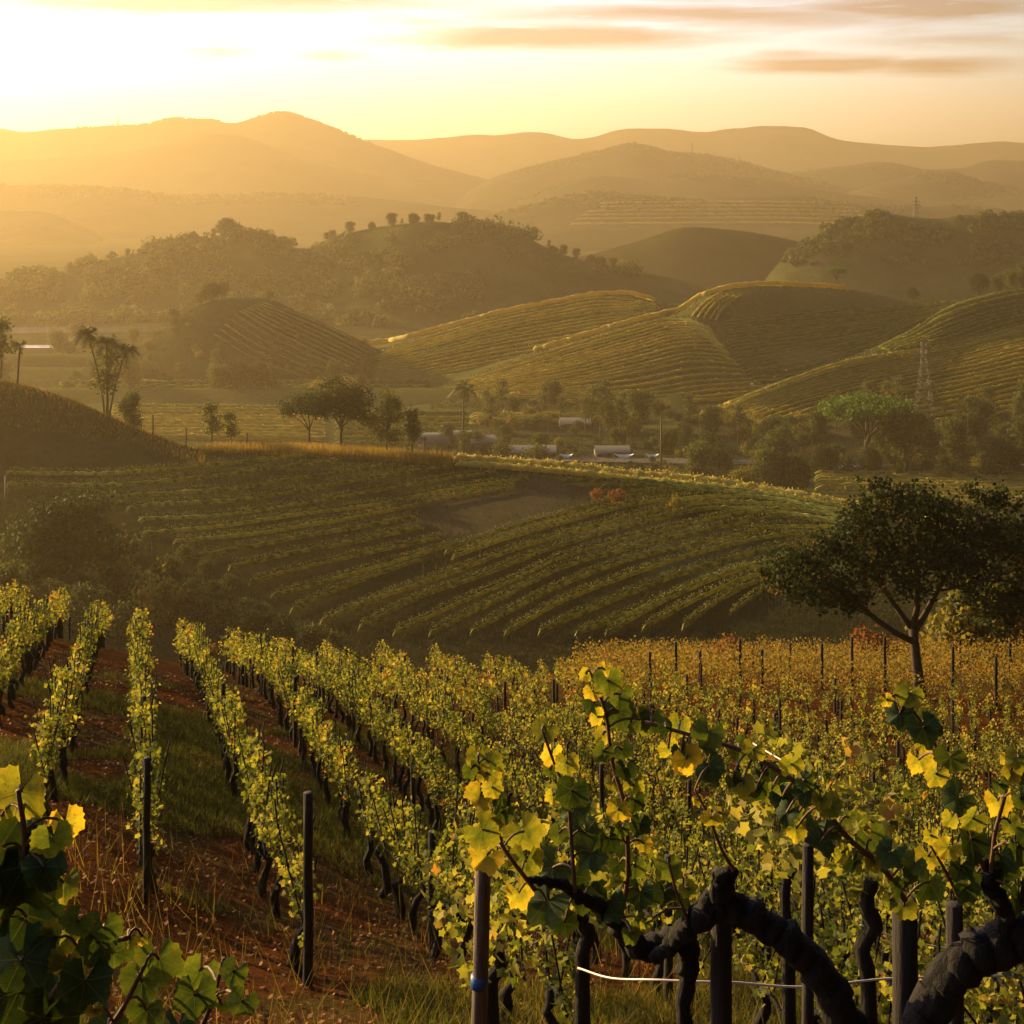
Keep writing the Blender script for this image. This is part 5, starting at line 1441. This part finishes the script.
# reddish shrubs at the edge of the slope
for u, v, s, kd, l in ((728, 668, 1.1, 'rust', 'dark red shrub at the left rim of the amber field'), (752, 664, .7, 'rust', 'small red shrub right of the dark red one on the rim'), (870, 652, 1.25, 'rust', 'orange-red shrub on the rim behind the lone tree trunk'), (895, 650, .9, 'rust', 'lower orange shrub beside the orange-red one'), (985, 662, 1.5, 'rust', 'broad russet shrub at the right edge of the amber field'), (1015, 664, 1.3, 'rust', 'russet shrub touching the right picture edge'), (612, 668, .8, 'rust', 'little reddish shrub on the crest left of the amber field'),
                      (205, 640, .6, 'rust', 'purplish shrub behind the crest of the left rows')):
    p = on_fg(u, v, 36, 72); put(kd, p, l, 'shrub', scale=s)
for u, v, s, l in ((960, 640, 1.0, 'pale leafed bush under the right branches of the lone tree'), (1010, 636, 1.3, 'large pale leafed bush at the right edge under the tree'), (985, 630, 1.0, 'dark bush between the two pale leafed bushes')):
    p = on_fg(u, v + 6, 55, 74); put('bush_gold' if 'pale' in l else 'bush', p, l, 'bush', scale=s)

# the lone tree
p = on_fg(920, 699, 36, 60)
d_ = p[1]; px = d_ / FPX
def T(u, v, dy=0.0): return np.array([(u - 512) / FPX * d_ - p[0], dy, (HV - v) / FPX * d_ - p[2]])
lone = empty('lone_tree', p); tag(lone, 'large dark spreading tree with a forked trunk at the right of the vineyard', 'tree')
tm = MB()
limbs = [([(921, 704), (919, 685), (916, 660), (914, 640), (913, 628)], [.24, .19, .17, .16, .15], 0),
         ([(914, 642), (895, 632), (875, 618), (855, 600), (835, 585), (805, 570)], [.12, .10, .09, .07, .05, .03], -.6),
         ([(913, 630), (900, 612), (885, 590), (872, 565), (858, 535)], [.11, .09, .07, .05, .03], .5),
         ([(913, 628), (917, 605), (916, 580), (908, 550), (905, 515)], [.13, .10, .08, .06, .03], -.3),
         ([(914, 632), (928, 612), (940, 590), (958, 565), (975, 535), (985, 515)], [.13, .11, .10, .07, .05, .03], .5),
         ([(940, 590), (955, 585), (985, 575), (1010, 565)], [.07, .06, .04, .02], -.6), ([(872, 565), (850, 560), (820, 545)], [.05, .04, .02], .9),
         ([(916, 580), (930, 560), (945, 530)], [.06, .04, .02], -1.0), ([(958, 565), (990, 545), (1020, 540)], [.05, .04, .02], 1.2)]
for pts, rr, dy in limbs:
    n = len(pts); P3 = np.array([T(u, v, dy * i / (n - 1)) for i, (u, v) in enumerate(pts)])
    tm.tube(P3, np.array(rr), 8, wob=.08)
tm.obj('trunk', M['bark'], lone)
lob = []
for u, v, ru, rv, dy in ((800, 560, 38, 26, -.4), (778, 572, 22, 20, 0), (835, 548, 34, 26, .5), (830, 585, 34, 24, -.5), (862, 520, 30, 24, 0), (895, 508, 34, 22, .6), (900, 545, 40, 30, -.6), (940, 520, 40, 26, .3), (870, 575, 34, 26, .8),
                         (985, 530, 44, 34, 0), (960, 560, 40, 28, -.7), (1020, 555, 40, 36, .5), (1010, 590, 34, 30, -.3), (1050, 540, 44, 44, 0), (1040, 600, 34, 30, .4), (930, 575, 26, 20, 1.0), (975, 598, 26, 18, .6), (880, 490, 22, 12, .2), (800, 596, 22, 16, .3), (1000, 500, 26, 16, 0), (975, 494, 20, 10, .3), (850, 600, 26, 16, -.2), (905, 580, 30, 20, -.5), (945, 550, 34, 26, .2), (870, 545, 34, 26, -.3), (1000, 615, 30, 20, .5), (770, 585, 14, 16, .2), (815, 600, 22, 16, .3), (920, 500, 40, 20, -.3), (1060, 500, 40, 30, 0)):
    lob.append((T(u, v, dy), (ru * px * .96, ru * px * .98, rv * px * .92)))
N_ = 25000
m_ = N_ // 9
c, dd = lobe_points(lob, m_, .6)
C = np.repeat(c, 9, 0) + rng.normal(0, .11, (m_ * 9, 3)); oo = np.repeat(dd, 9, 0)
tint = np.repeat(rng.normal(.4, .13, m_), 9) + rng.normal(0, .08, m_ * 9)
edge = np.repeat((rng.uniform(0, 1, m_) < .13), 9)
tint = np.clip(np.where(edge, tint + .45, tint), 0, 1)
v, t, a = lobed_leaves(C, .13, tint)
cm = MB(); cm.add(v, None, t, a); cm.obj('crown', M['dark_leaf'], lone, smooth=False)
p2_ = on_fg(975, 560, 70, 112) if False else HM.hit(985, 560)
put('dome', HM.crest(975) - np.array([0, 12, 3.0]), 'dark rounded tree half hidden behind the lone tree crown', scale=1.1)

# ground cover
def on_rows(n, y0, y1, umin=-40, umax=1060):
    y = y0 + (y1 - y0) * rng.uniform(0, 1, n) ** .8
    u = rng.uniform(umin, umax, n); x = (u - 512) / FPX * y
    return np.stack([x, y, z_fg(x, y)], 1)
C = on_rows(240000, 5.5, 30)
msk = fbm(C[:, 0], C[:, 1], 2.6, 55, 3); C = C[msk > -.05]
tn = np.clip(.38 + .5 * fbm(C[:, 0], C[:, 1], 1.7, 56, 3) + rng.normal(0, .16, len(C)), 0, 1)
v, t, a = blades(C, .13, .012, tn, .45)
mbx = MB(); mbx.add(v, None, t, a)
C2 = on_rows(2500, 5.5, 16); v, t, a = blades(C2, .42, .008, np.clip(rng.normal(.8, .15, len(C2)), 0, 1), .35); mbx.add(v, None, t, a)
o = mbx.obj('grass', M['green_grass'], smooth=False); o['kind'] = 'stuff'
C = on_rows(26000, 5.5, 34); C[:, 2] += .02
M['litter'] = mat_leaf('litter', [(0.0, (0.08, 0.026, 0.009)), (0.5, (0.18, 0.062, 0.018)), (1.0, (0.30, 0.14, 0.035))], trans=.15, objvar=0)
v, t, a = leaf_cards(C, .045, np.clip(rng.normal(.5, .2, len(C)), 0, 1), up=2.2, fold=.1)
mbx = MB(); mbx.add(v, None, t, a); o = mbx.obj('fallen_leaves', M['litter'], smooth=False); o['kind'] = 'stuff'

print('PLANTS', len(plants))
# ------------------------------------------------------------------ the old vines close to the camera
def near_leaf_material():
    m, nt, N, L = new_mat('old_vine_leaf')
    out = N('ShaderNodeOutputMaterial')
    at = N('ShaderNodeAttribute'); at.attribute_name = 'tint'
    ax = N('ShaderNodeAttribute'); ax.attribute_name = 'lx'
    ay = N('ShaderNodeAttribute'); ay.attribute_name = 'ly'
    def mt(op, a, b=None, c=None):
        n = N('ShaderNodeMath'); n.operation = op
        for i, x in enumerate((a, b, c)):
            if x is None: continue
            if isinstance(x, (int, float)): n.inputs[i].default_value = x
            else: L(x, n.inputs[i])
        return n.outputs[0]
    X, Y = ax.outputs['Fac'], ay.outputs['Fac']
    ang = mt('ARCTAN2', X, Y); r = mt('SQRT', mt('ADD', mt('MULTIPLY', X, X), mt('MULTIPLY', Y, Y)))
    pp = mt('PINGPONG', ang, 0.475)                    # distance in angle to the nearest of the main veins
    dist = mt('MULTIPLY', mt('SINE', pp), r)
    side = mt('PINGPONG', mt('ADD', mt('MULTIPLY', r, 1.0), mt('MULTIPLY', pp, -0.45)), 0.055)   # side veins
    v1 = N('ShaderNodeMapRange'); v1.inputs['From Min'].default_value = 0.006; v1.inputs['From Max'].default_value = 0.022; v1.inputs['To Min'].default_value = 1; v1.inputs['To Max'].default_value = 0; L(dist, v1.inputs['Value'])
    v2 = N('ShaderNodeMapRange'); v2.inputs['From Min'].default_value = 0.0; v2.inputs['From Max'].default_value = 0.010; v2.inputs['To Min'].default_value = 0.45; v2.inputs['To Max'].default_value = 0; L(side, v2.inputs['Value'])
    vein = mt('MAXIMUM', v1.outputs[0], v2.outputs[0])
    comb = N('ShaderNodeCombineXYZ'); L(X, comb.inputs[0]); L(Y, comb.inputs[1]); L(mt('MULTIPLY', at.outputs['Fac'], 40.0), comb.inputs[2])
    nz = N('ShaderNodeTexNoise'); nz.inputs['Scale'].default_value = 5; nz.inputs['Detail'].default_value = 5; L(comb.outputs[0], nz.inputs['Vector'])
    # yellowing towards the margin, blotchy
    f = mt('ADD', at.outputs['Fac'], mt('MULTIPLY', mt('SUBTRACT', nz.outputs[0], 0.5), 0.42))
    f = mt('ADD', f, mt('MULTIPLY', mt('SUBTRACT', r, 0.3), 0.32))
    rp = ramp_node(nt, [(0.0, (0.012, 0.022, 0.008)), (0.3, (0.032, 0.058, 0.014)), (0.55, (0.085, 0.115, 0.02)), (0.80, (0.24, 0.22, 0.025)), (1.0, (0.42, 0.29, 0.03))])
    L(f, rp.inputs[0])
    sp = N('ShaderNodeTexNoise'); sp.inputs['Scale'].default_value = 9; sp.inputs['Detail'].default_value = 3; L(comb.outputs[0], sp.inputs['Vector'])
    sm = N('ShaderNodeMapRange'); sm.inputs['From Min'].default_value = 0.62; sm.inputs['From Max'].default_value = 0.70; sm.inputs['To Max'].default_value = 0.75; L(sp.outputs[0], sm.inputs['Value'])
    spx = N('ShaderNodeMix'); spx.data_type = 'RGBA'; L(sm.outputs[0], spx.inputs['Factor']); L(rp.outputs[0], spx.inputs[6]); spx.inputs[7].default_value = (0.10, 0.045, 0.015, 1)
    vm = N('ShaderNodeMix'); vm.data_type = 'RGBA'; L(mt('MULTIPLY', vein, 0.28), vm.inputs['Factor']); L(spx.outputs[2], vm.inputs[6]); vm.inputs[7].default_value = (0.20, 0.20, 0.06, 1)
    b = N('ShaderNodeBsdfPrincipled'); b.inputs['Roughness'].default_value = 0.65; b.inputs['Specular IOR Level'].default_value = 0.1
    L(vm.outputs[2], b.inputs['Base Color'])
    bp = N('ShaderNodeBump'); bp.inputs['Strength'].default_value = 0.35; bp.inputs['Distance'].default_value = 0.004
    L(mt('ADD', mt('MULTIPLY', vein, -1.0), mt('MULTIPLY', nz.outputs[0], 0.8)), bp.inputs['Height']); L(bp.outputs[0], b.inputs['Normal'])
    t = N('ShaderNodeBsdfTranslucent')
    mx = N('ShaderNodeMix'); mx.data_type = 'RGBA'; mx.blend_type = 'MULTIPLY'; mx.inputs['Factor'].default_value = 1; L(vm.outputs[2], mx.inputs[6]); mx.inputs[7].default_value = (1.2, 1.05, 0.45, 1)
    L(mx.outputs[2], t.inputs['Color']); L(bp.outputs[0], t.inputs['Normal'])
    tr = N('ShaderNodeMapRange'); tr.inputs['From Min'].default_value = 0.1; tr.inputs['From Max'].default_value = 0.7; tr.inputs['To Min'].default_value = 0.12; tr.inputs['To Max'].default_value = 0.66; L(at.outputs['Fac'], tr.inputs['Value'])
    ms = N('ShaderNodeMixShader'); L(tr.outputs[0], ms.inputs[0]); L(b.outputs[0], ms.inputs[1]); L(t.outputs[0], ms.inputs[2]); L(ms.outputs[0], out.inputs[0])
    return m
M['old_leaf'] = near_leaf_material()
M['cane'] = mat_plain('cane', (0.14, 0.07, 0.035), (0.07, 0.035, 0.018), scale=20, rough=0.7, bump=0.3)

def leaf_outline():
    """five lobes with toothed margins, stalk end at the origin, tip towards +Y; radius about 1"""
    K = 60; pts = []
    for i in range(K):
        a = -math.pi + 0.42 + (2 * math.pi - 0.84) * i / (K - 1)      # gap at the stalk sinus
        lob = 0.70 + 0.25 * math.exp(-(a / 0.33) ** 2) + 0.17 * math.exp(-((abs(a) - 0.98) / 0.30) ** 2) + 0.06 * math.exp(-((abs(a) - 1.9) / 0.35) ** 2) - 0.08 * math.exp(-((abs(a) - 2.7) / 0.3) ** 2)
        tooth = 0.065 * (1 if i % 4 == 0 else (-0.2 if i % 4 == 2 else 0.2))
        pts.append((math.sin(a) * (lob + tooth), math.cos(a) * (lob + tooth) - 0.05))
    return np.array(pts)
OUT = leaf_outline()

def old_leaf(mb, C, size, nrm, tip, tint, cup=0.18, wav=0.07):
    """C centre, size full width, nrm leaf normal, tip direction of the tip"""
    nrm = nrm / np.linalg.norm(nrm); tip = tip - nrm * np.dot(tip, nrm); tip /= np.linalg.norm(tip); sd = np.cross(tip, nrm)
    R = size * 0.55
    K = len(OUT)
    ph = rng.uniform(0, 6.28, 3); fold = rng.uniform(0.05, 0.5); curl = rng.uniform(-0.1, 0.55); cup = rng.uniform(.05, .4); wav = rng.uniform(.06, .16)
    rings = [(0.0, 1)] + [(f, K) for f in (0.4, 0.75, 1.0)]
    L2 = [np.array([[0.0, 0.0]])] + [OUT * f for f, _ in rings[1:]]
    xy = np.concatenate(L2)
    r = np.linalg.norm(xy, axis=1); an = np.arctan2(xy[:, 0], xy[:, 1])
    h = -cup * r ** 2 + fold * np.abs(xy[:, 0]) + wav * r * np.sin(an * 3 + ph[0]) + 0.05 * r ** 2 * np.sin(an * 7 + ph[1]) - curl * np.clip(xy[:, 1], 0, 2) ** 2 * .5
    xy0 = xy - np.array([0, 0.15])
    V = C + R * (xy0[:, :1] * sd + xy0[:, 1:] * tip + h[:, None] * nrm)
    T = [(0, 1 + (i + 1), 1 + i) for i in range(K - 1)]
    Q = []
    for g in range(2):
        a0, b0 = 1 + g * K, 1 + (g + 1) * K
        Q += [(a0 + i, a0 + i + 1, b0 + i + 1, b0 + i) for i in range(K - 1)]
    mb.lx.append(xy[:, 0]); mb.ly.append(xy[:, 1])
    mb.add(V, Q, T, tint)

class LeafMB(MB):
    def __init__(s): super().__init__(); s.lx, s.ly = [], []
    def obj(s, name, mat, parent=None, loc=(0, 0, 0)):
        me = make_mesh(name, np.concatenate(s.V), [np.concatenate(s.Q), np.concatenate(s.T)], mat, {'tint': np.concatenate(s.A), 'lx': np.concatenate(s.lx), 'ly': np.concatenate(s.ly)}, True)
        return link(name, me, parent, loc)

TONE = {'D': 0.20, 'G': 0.38, 'M': 0.60, 'Y': 0.77}  # shaded to sunlit look put into leaf colour, along with its own yellowing
SUNV = SUN_DIR.copy()
def smooth_line(pts, n):
    pts = np.asarray(pts, float); q = np.linspace(0, len(pts) - 1, n)
    return pchip(np.arange(len(pts)), pts, q)

def old_vine(name, base, label, group, trunk, canes, leaves, depth, cat='grapevine'):
    """trunk: list of (pixel polyline with depth, radii); canes: list of (polyline, radius); leaves: (u, v, size px, tone) hung on the nearest cane"""
    root = empty(name, base); tag(root, label, cat, group)
    tm = MB()
    for pl, rr in trunk:
        P3 = smooth_line([P(u, v, d) for u, v, d in pl], len(pl) * 8) - base
        R = np.interp(np.linspace(0, 1, len(P3)), np.linspace(0, 1, len(rr)), rr) * (1 + .09 * np.sin(np.arange(len(P3)) * 1.3) + rng.uniform(-.05, .05, len(P3)))
        tm.tube(P3 + rng.normal(0, .004, P3.shape), R * .70, 22, ridge=.09)
    tm.obj('trunk', M['vine_bark'], root)
    lines = []
    for pl, r in canes:
        P3 = smooth_line([P(u, v, d) for u, v, d in pl], len(pl) * 6)
        lines.append(P3)
    own = [[] for _ in canes]
    for (u, v, s, tone) in leaves:
        best = min(range(len(canes)), key=lambda k: np.min(np.hypot(512 + FPX * lines[k][:, 0] / lines[k][:, 1] - u, HV - FPX * lines[k][:, 2] / lines[k][:, 1] - v)))
        own[best].append((u, v, s, tone))
    for k, (pl, r) in enumerate(canes):
        m1 = MB(); P3 = lines[k]
        m1.tube(P3 - base, np.linspace(r, r * .55, len(P3)), 7, wob=.05)
        lm = LeafMB(); pet = m1
        for (u, v, s, tone) in own[k]:
            uu = 512 + FPX * P3[:, 0] / P3[:, 1]; vv = HV - FPX * P3[:, 2] / P3[:, 1]
            i = int(np.argmin(np.hypot(uu - u, vv - v)))
            d = P3[i, 1] + rng.uniform(-.16, .14) * (1 if depth > 3 else .6)
            C = P(u, v, d); size = s / FPX * d * rng.uniform(0.95, 1.25) * (1.0 if depth > 3 else 1.15)
            fr = np.array([rng.normal(0, .32), -1.0, rng.normal(.18, .28)])
            if tone == 'D': fr = fr + np.array([rng.choice((-.35, .55)), 0, .15])
            off = C - P3[i]
            tip = np.array([rng.normal(0, .45), 0, -1.0]) + np.array([off[0], 0, off[2]]) * 3
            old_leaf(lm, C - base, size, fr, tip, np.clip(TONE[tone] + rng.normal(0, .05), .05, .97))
            q = np.linspace(0, 1, 5)[:, None]
            tp = tip / np.linalg.norm(tip)
            e = C - base - size * .08 * tp
            st = P3[i] - base
            m1.tube(st + (e - st) * q + np.array([0, 0, .012]) * np.sin(q * np.pi), .0022 * depth / 3.5 + .0008, 5, caps=False)
        cane = m1.obj('cane', M['cane'], root)
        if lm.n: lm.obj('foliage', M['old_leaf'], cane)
    return root

D1 = 3.6
A = 'old gnarled grapevines close to the camera'
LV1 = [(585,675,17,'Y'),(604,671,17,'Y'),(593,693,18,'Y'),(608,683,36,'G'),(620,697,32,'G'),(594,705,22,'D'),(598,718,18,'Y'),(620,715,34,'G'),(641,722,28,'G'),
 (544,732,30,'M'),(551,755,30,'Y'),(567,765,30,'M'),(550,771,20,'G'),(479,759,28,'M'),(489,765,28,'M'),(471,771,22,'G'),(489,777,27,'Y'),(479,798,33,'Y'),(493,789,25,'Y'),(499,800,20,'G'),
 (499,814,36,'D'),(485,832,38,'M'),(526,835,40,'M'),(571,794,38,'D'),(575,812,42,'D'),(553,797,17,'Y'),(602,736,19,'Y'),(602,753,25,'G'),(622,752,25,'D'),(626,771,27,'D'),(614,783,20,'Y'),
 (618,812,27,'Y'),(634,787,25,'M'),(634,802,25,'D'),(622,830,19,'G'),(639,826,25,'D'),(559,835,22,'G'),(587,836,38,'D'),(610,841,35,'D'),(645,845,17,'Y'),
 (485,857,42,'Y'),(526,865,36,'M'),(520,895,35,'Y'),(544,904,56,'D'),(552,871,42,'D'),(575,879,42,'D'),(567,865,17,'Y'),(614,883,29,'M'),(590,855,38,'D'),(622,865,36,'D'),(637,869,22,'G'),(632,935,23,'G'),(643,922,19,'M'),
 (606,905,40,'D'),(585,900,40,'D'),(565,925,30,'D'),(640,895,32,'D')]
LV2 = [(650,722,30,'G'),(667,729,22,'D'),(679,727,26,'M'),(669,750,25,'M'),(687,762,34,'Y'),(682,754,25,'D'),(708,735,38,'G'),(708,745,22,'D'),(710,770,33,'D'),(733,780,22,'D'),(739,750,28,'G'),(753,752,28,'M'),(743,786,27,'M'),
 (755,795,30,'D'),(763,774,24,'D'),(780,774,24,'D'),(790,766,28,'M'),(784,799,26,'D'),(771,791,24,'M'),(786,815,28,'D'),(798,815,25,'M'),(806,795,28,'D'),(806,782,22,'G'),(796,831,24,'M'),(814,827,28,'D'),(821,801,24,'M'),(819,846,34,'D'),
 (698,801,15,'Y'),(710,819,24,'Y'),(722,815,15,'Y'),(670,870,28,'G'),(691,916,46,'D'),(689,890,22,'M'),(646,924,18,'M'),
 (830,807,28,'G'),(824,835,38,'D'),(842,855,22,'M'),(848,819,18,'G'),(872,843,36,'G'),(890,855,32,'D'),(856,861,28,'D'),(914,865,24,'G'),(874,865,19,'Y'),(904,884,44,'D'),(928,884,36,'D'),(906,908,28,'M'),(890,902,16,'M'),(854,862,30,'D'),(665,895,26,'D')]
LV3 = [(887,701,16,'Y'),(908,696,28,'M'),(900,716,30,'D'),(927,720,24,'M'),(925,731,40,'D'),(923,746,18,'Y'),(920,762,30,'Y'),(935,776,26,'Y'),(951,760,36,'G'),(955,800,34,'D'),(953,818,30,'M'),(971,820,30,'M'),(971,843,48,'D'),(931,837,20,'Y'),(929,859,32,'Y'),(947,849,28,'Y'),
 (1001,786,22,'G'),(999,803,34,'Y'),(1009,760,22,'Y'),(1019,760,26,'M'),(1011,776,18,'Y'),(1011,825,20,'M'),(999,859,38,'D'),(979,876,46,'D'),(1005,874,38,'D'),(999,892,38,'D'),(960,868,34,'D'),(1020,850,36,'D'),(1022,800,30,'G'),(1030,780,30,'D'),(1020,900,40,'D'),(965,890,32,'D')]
z0 = float(z_fg(0.9, D1))
b1 = np.array([P(870, 1080, D1)[0], D1, z0])
b2 = np.array([P(905, 1080, 3.45)[0], 3.45, z0])
b0 = np.array([P(690, 1000, 3.75)[0], 3.75, float(z_fg(.48, 3.75))])
old_vine('old_grapevine', b0, 'old vine with three upright leafy shoots, left of the arching one', A,
    [([(690, 1400, 3.75), (692, 1150, 3.75), (684, 1010, 3.75), (690, 960, 3.75), (684, 935, 3.75), (650, 950, 3.72), (622, 930, 3.7), (598, 905, 3.66)], [.05, .04, .028, .04, .045, .045, .035, .025]),
     ([(598, 905, 3.66), (560, 885, 3.62), (530, 880, 3.6)], [.025, .018, .012])],
    [([(535, 890, 3.6), (505, 850, 3.58), (492, 825, 3.56), (480, 790, 3.55), (478, 755, 3.54)], .006),
     ([(575, 892, 3.62), (572, 850, 3.62), (568, 800, 3.6), (555, 765, 3.58), (542, 730, 3.56)], .006),
     ([(620, 920, 3.66), (628, 870, 3.64), (625, 810, 3.6), (612, 760, 3.58), (606, 715, 3.56), (592, 676, 3.55)], .007)], LV1, D1)
old_vine('old_grapevine', b1, 'old gnarled vine arching down to the right with a long leafy cane', A,
    [([(900, 1420, D1), (878, 1150, D1), (852, 1040, D1), (828, 985, D1), (800, 950, D1), (768, 928, D1), (735, 908, D1), (706, 905, D1)], [.085, .075, .066, .062, .058, .055, .055, .045]),
     ([(712, 908, D1), (694, 920, D1 + .02), (676, 940, D1 + .05), (655, 958, D1 + .07)], [.05, .045, .035, .02]),
     ([(722, 905, D1), (722, 880, D1 - .02), (735, 872, D1 - .03)], [.045, .035, .02])],
    [([(905, 900, 3.5), (880, 865, 3.46), (850, 840, 3.44), (820, 805, 3.44), (785, 775, 3.45), (735, 748, 3.47), (690, 735, 3.5), (645, 722, 3.52)], .008),
     ([(735, 872, D1 - .03), (722, 850, 3.5), (708, 815, 3.45), (695, 790, 3.45)], .005),
     ([(690, 925, 3.62), (676, 890, 3.55), (668, 860, 3.5)], .005)], LV2, D1)
old_vine('old_grapevine', b2, 'thick twisted old vine leaning right at the lower right corner', A,
    [([(868, 1420, 3.45), (895, 1120, 3.45), (918, 1040, 3.45), (940, 990, 3.45), (965, 962, 3.45), (1000, 945, 3.45), (1045, 925, 3.45), (1100, 915, 3.45)], [.08, .075, .07, .07, .072, .075, .07, .06]),
     ([(1000, 950, 3.45), (1004, 915, 3.43), (990, 885, 3.41), (985, 860, 3.4)], [.04, .03, .028, .015])],
    [([(985, 870, 3.4), (965, 830, 3.36), (950, 790, 3.35), (935, 745, 3.34), (905, 700, 3.33)], .007),
     ([(990, 880, 3.4), (994, 840, 3.36), (1004, 800, 3.34), (1014, 758, 3.33)], .006),
     ([(960, 900, 3.42), (945, 870, 3.38), (930, 845, 3.36)], .005)], LV3, D1)

D2 = 1.9
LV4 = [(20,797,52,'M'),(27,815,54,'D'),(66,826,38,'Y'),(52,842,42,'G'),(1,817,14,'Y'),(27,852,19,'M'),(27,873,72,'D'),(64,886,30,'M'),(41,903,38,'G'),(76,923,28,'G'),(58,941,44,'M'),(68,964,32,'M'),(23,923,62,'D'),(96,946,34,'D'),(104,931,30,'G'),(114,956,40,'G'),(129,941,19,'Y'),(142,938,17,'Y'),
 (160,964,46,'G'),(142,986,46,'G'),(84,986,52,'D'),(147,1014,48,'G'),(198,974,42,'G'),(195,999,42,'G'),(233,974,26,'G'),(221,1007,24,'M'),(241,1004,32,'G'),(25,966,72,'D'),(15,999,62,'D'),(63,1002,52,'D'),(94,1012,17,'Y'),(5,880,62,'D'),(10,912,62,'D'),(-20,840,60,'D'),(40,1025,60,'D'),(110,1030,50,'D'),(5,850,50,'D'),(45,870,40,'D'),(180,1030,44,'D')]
b3 = np.array([-0.95, D2, float(z_fg(-.95, D2))])
old_vine('old_grapevine', b3, 'leafy vine cut by the lower left corner, its big leaves closest to the camera', A,
    [([(-190, 1900, D2), (-180, 1500, D2), (-150, 1250, D2), (-110, 1120, D2), (-60, 1060, D2)], [.06, .05, .045, .04, .03])],
    [([(-60, 1060, D2), (-20, 980, 1.88), (10, 900, 1.87), (25, 840, 1.86), (18, 790, 1.85)], .006),
     ([(-60, 1060, D2), (20, 1030, 1.88), (60, 985, 1.86), (95, 945, 1.85), (128, 938, 1.84)], .006),
     ([(-60, 1060, D2), (60, 1070, 1.88), (115, 1020, 1.86), (145, 965, 1.85)], .005),
     ([(60, 1070, 1.88), (150, 1080, 1.86), (205, 1020, 1.84), (224, 958, 1.83)], .005)], LV4, D2)

# posts near the old vines
row_post(P(472, 1000, 7.2)[0], 7.2, 1.72, .042, 'weathered leaning post with a blue band near the bottom centre', lean=.06, band=.95, mat='wood')
def tall_post(u, vtop, d, r, label, mat='post'):
    x = P(u, 0, d)[0]; zt = (HV - vtop) / FPX * d
    z = float(z_fg(x, d))
    return row_post(x, d, zt - z, r, label, 'posts supporting the old vines', mat=mat)
tall_post(722, 872, 3.72, .030, 'dark square-looking post crossed by the gnarled trunk')
tall_post(905, 900, 3.60, .034, 'dark post between the two big gnarled trunks')
tall_post(955, 905, 5.6, .036, 'thinner post behind the right gnarled trunk')
tall_post(808, 845, 6.8, .030, 'thin post behind the arching leafy cane')

# a few gnarled vines of the next row, bare stems showing
def bare_vine(pl, rr, d, label):
    base = P(pl[-1][0], pl[-1][1], d)
    r = empty('grapevine', base); tag(r, label, 'grapevine')
    m1 = MB(); P3 = smooth_line([P(u, v, d) for u, v in pl], len(pl) * 3) - base
    R = np.interp(np.linspace(0, 1, len(P3)), np.linspace(0, 1, len(rr)), rr)
    m1.tube(P3, R * (1 + rng.uniform(-.12, .12, len(P3))), 9, wob=.1); m1.obj('trunk', M['vine_bark'], r)
    m = vine_canopy(30, 7, .075, True, .5, h0=0, h1=.75, thick=.16)
    V = P(pl[0][0], pl[0][1], d) - base
    c = m.obj('crown', M['vine_leaf'], r, V - np.array([0, 0, .12]), smooth=False)
    return r
def gb(u, d):
    x = P(u, 0, d)[0]; return (u, HV - FPX * float(z_fg(x, d)) / d + 4)
bare_vine([(872, 880), (866, 905), (874, 925), (862, 950), (868, 975), gb(872, 7.6)], [.035, .04, .05, .042, .045, .05], 7.6, 'zigzag bare vine stem between the old vines at the right')
bare_vine([(795, 860), (786, 880), (785, 905), (788, 940), gb(790, 7.9)], [.03, .035, .03, .035, .045], 7.9, 'hooked bare vine stem behind the arching cane')
bare_vine([(590, 890), (578, 912), (588, 935), (582, 960), gb(585, 8.6)], [.03, .05, .045, .05, .06], 8.6, 'forked bare vine stem under the three upright shoots')
bare_vine([(496, 940), (500, 965), (490, 985), gb(492, 8.8)], [.03, .045, .05, .06], 8.8, 'stout bent vine stump behind the post with the blue band')
# drip hose and trellis wires
def hose(pts, r, label, mat, cat='hose'):
    P3 = smooth_line([P(*q) for q in pts], 40); m1 = MB(); b_ = P3[0].copy(); m1.tube(P3 - b_, r, 6); return tag(m1.obj('drip_hose', M[mat], None, b_), label, cat)
M['hose'] = mat_plain('pale_hose', (0.55, 0.47, 0.36), (0.40, 0.33, 0.25), rough=.35, bump=0, spec=.6)
hose([(578, 968, 7.9), (610, 978, 7.6), (660, 980, 7.3), (722, 982, 7.2), (800, 987, 7.2), (900, 978, 7.2), (1040, 975, 7.2)], .006, 'pale drip hose strung low between the old vines', 'hose')
hose([(860, 925, 8.2), (905, 940, 8.2), (960, 950, 8.2), (1040, 955, 8.2)], .005, 'thin pale wire behind the right old vine', 'hose', 'wire')
for pts, l in (([(700, 722, 34), (722, 732, 32), (790, 745, 29.5)], 'glinting irrigation pipe along the dark gap, left piece'), ([(750, 725, 33), (792, 745, 30.5), (830, 760, 28.5)], 'glinting irrigation pipe along the dark gap, right piece')):
    P3 = [];
    for u, v, d in pts:
        x = P(u, 0, d)[0]; P3.append((x, d, float(z_fg(x, d)) + .95))
    P3 = smooth_line(P3, 20); m1 = MB(); b_ = P3[0].copy(); m1.tube(P3 - b_, .022, 6); tag(m1.obj('irrigation_pipe', M['hose'], None, b_), l, 'pipe')
# remove unused prototypes
for kd, (r, used) in PROTO.items():
    if not used:
        for c in list(r.children): bpy.data.objects.remove(c)
        bpy.data.objects.remove(r)
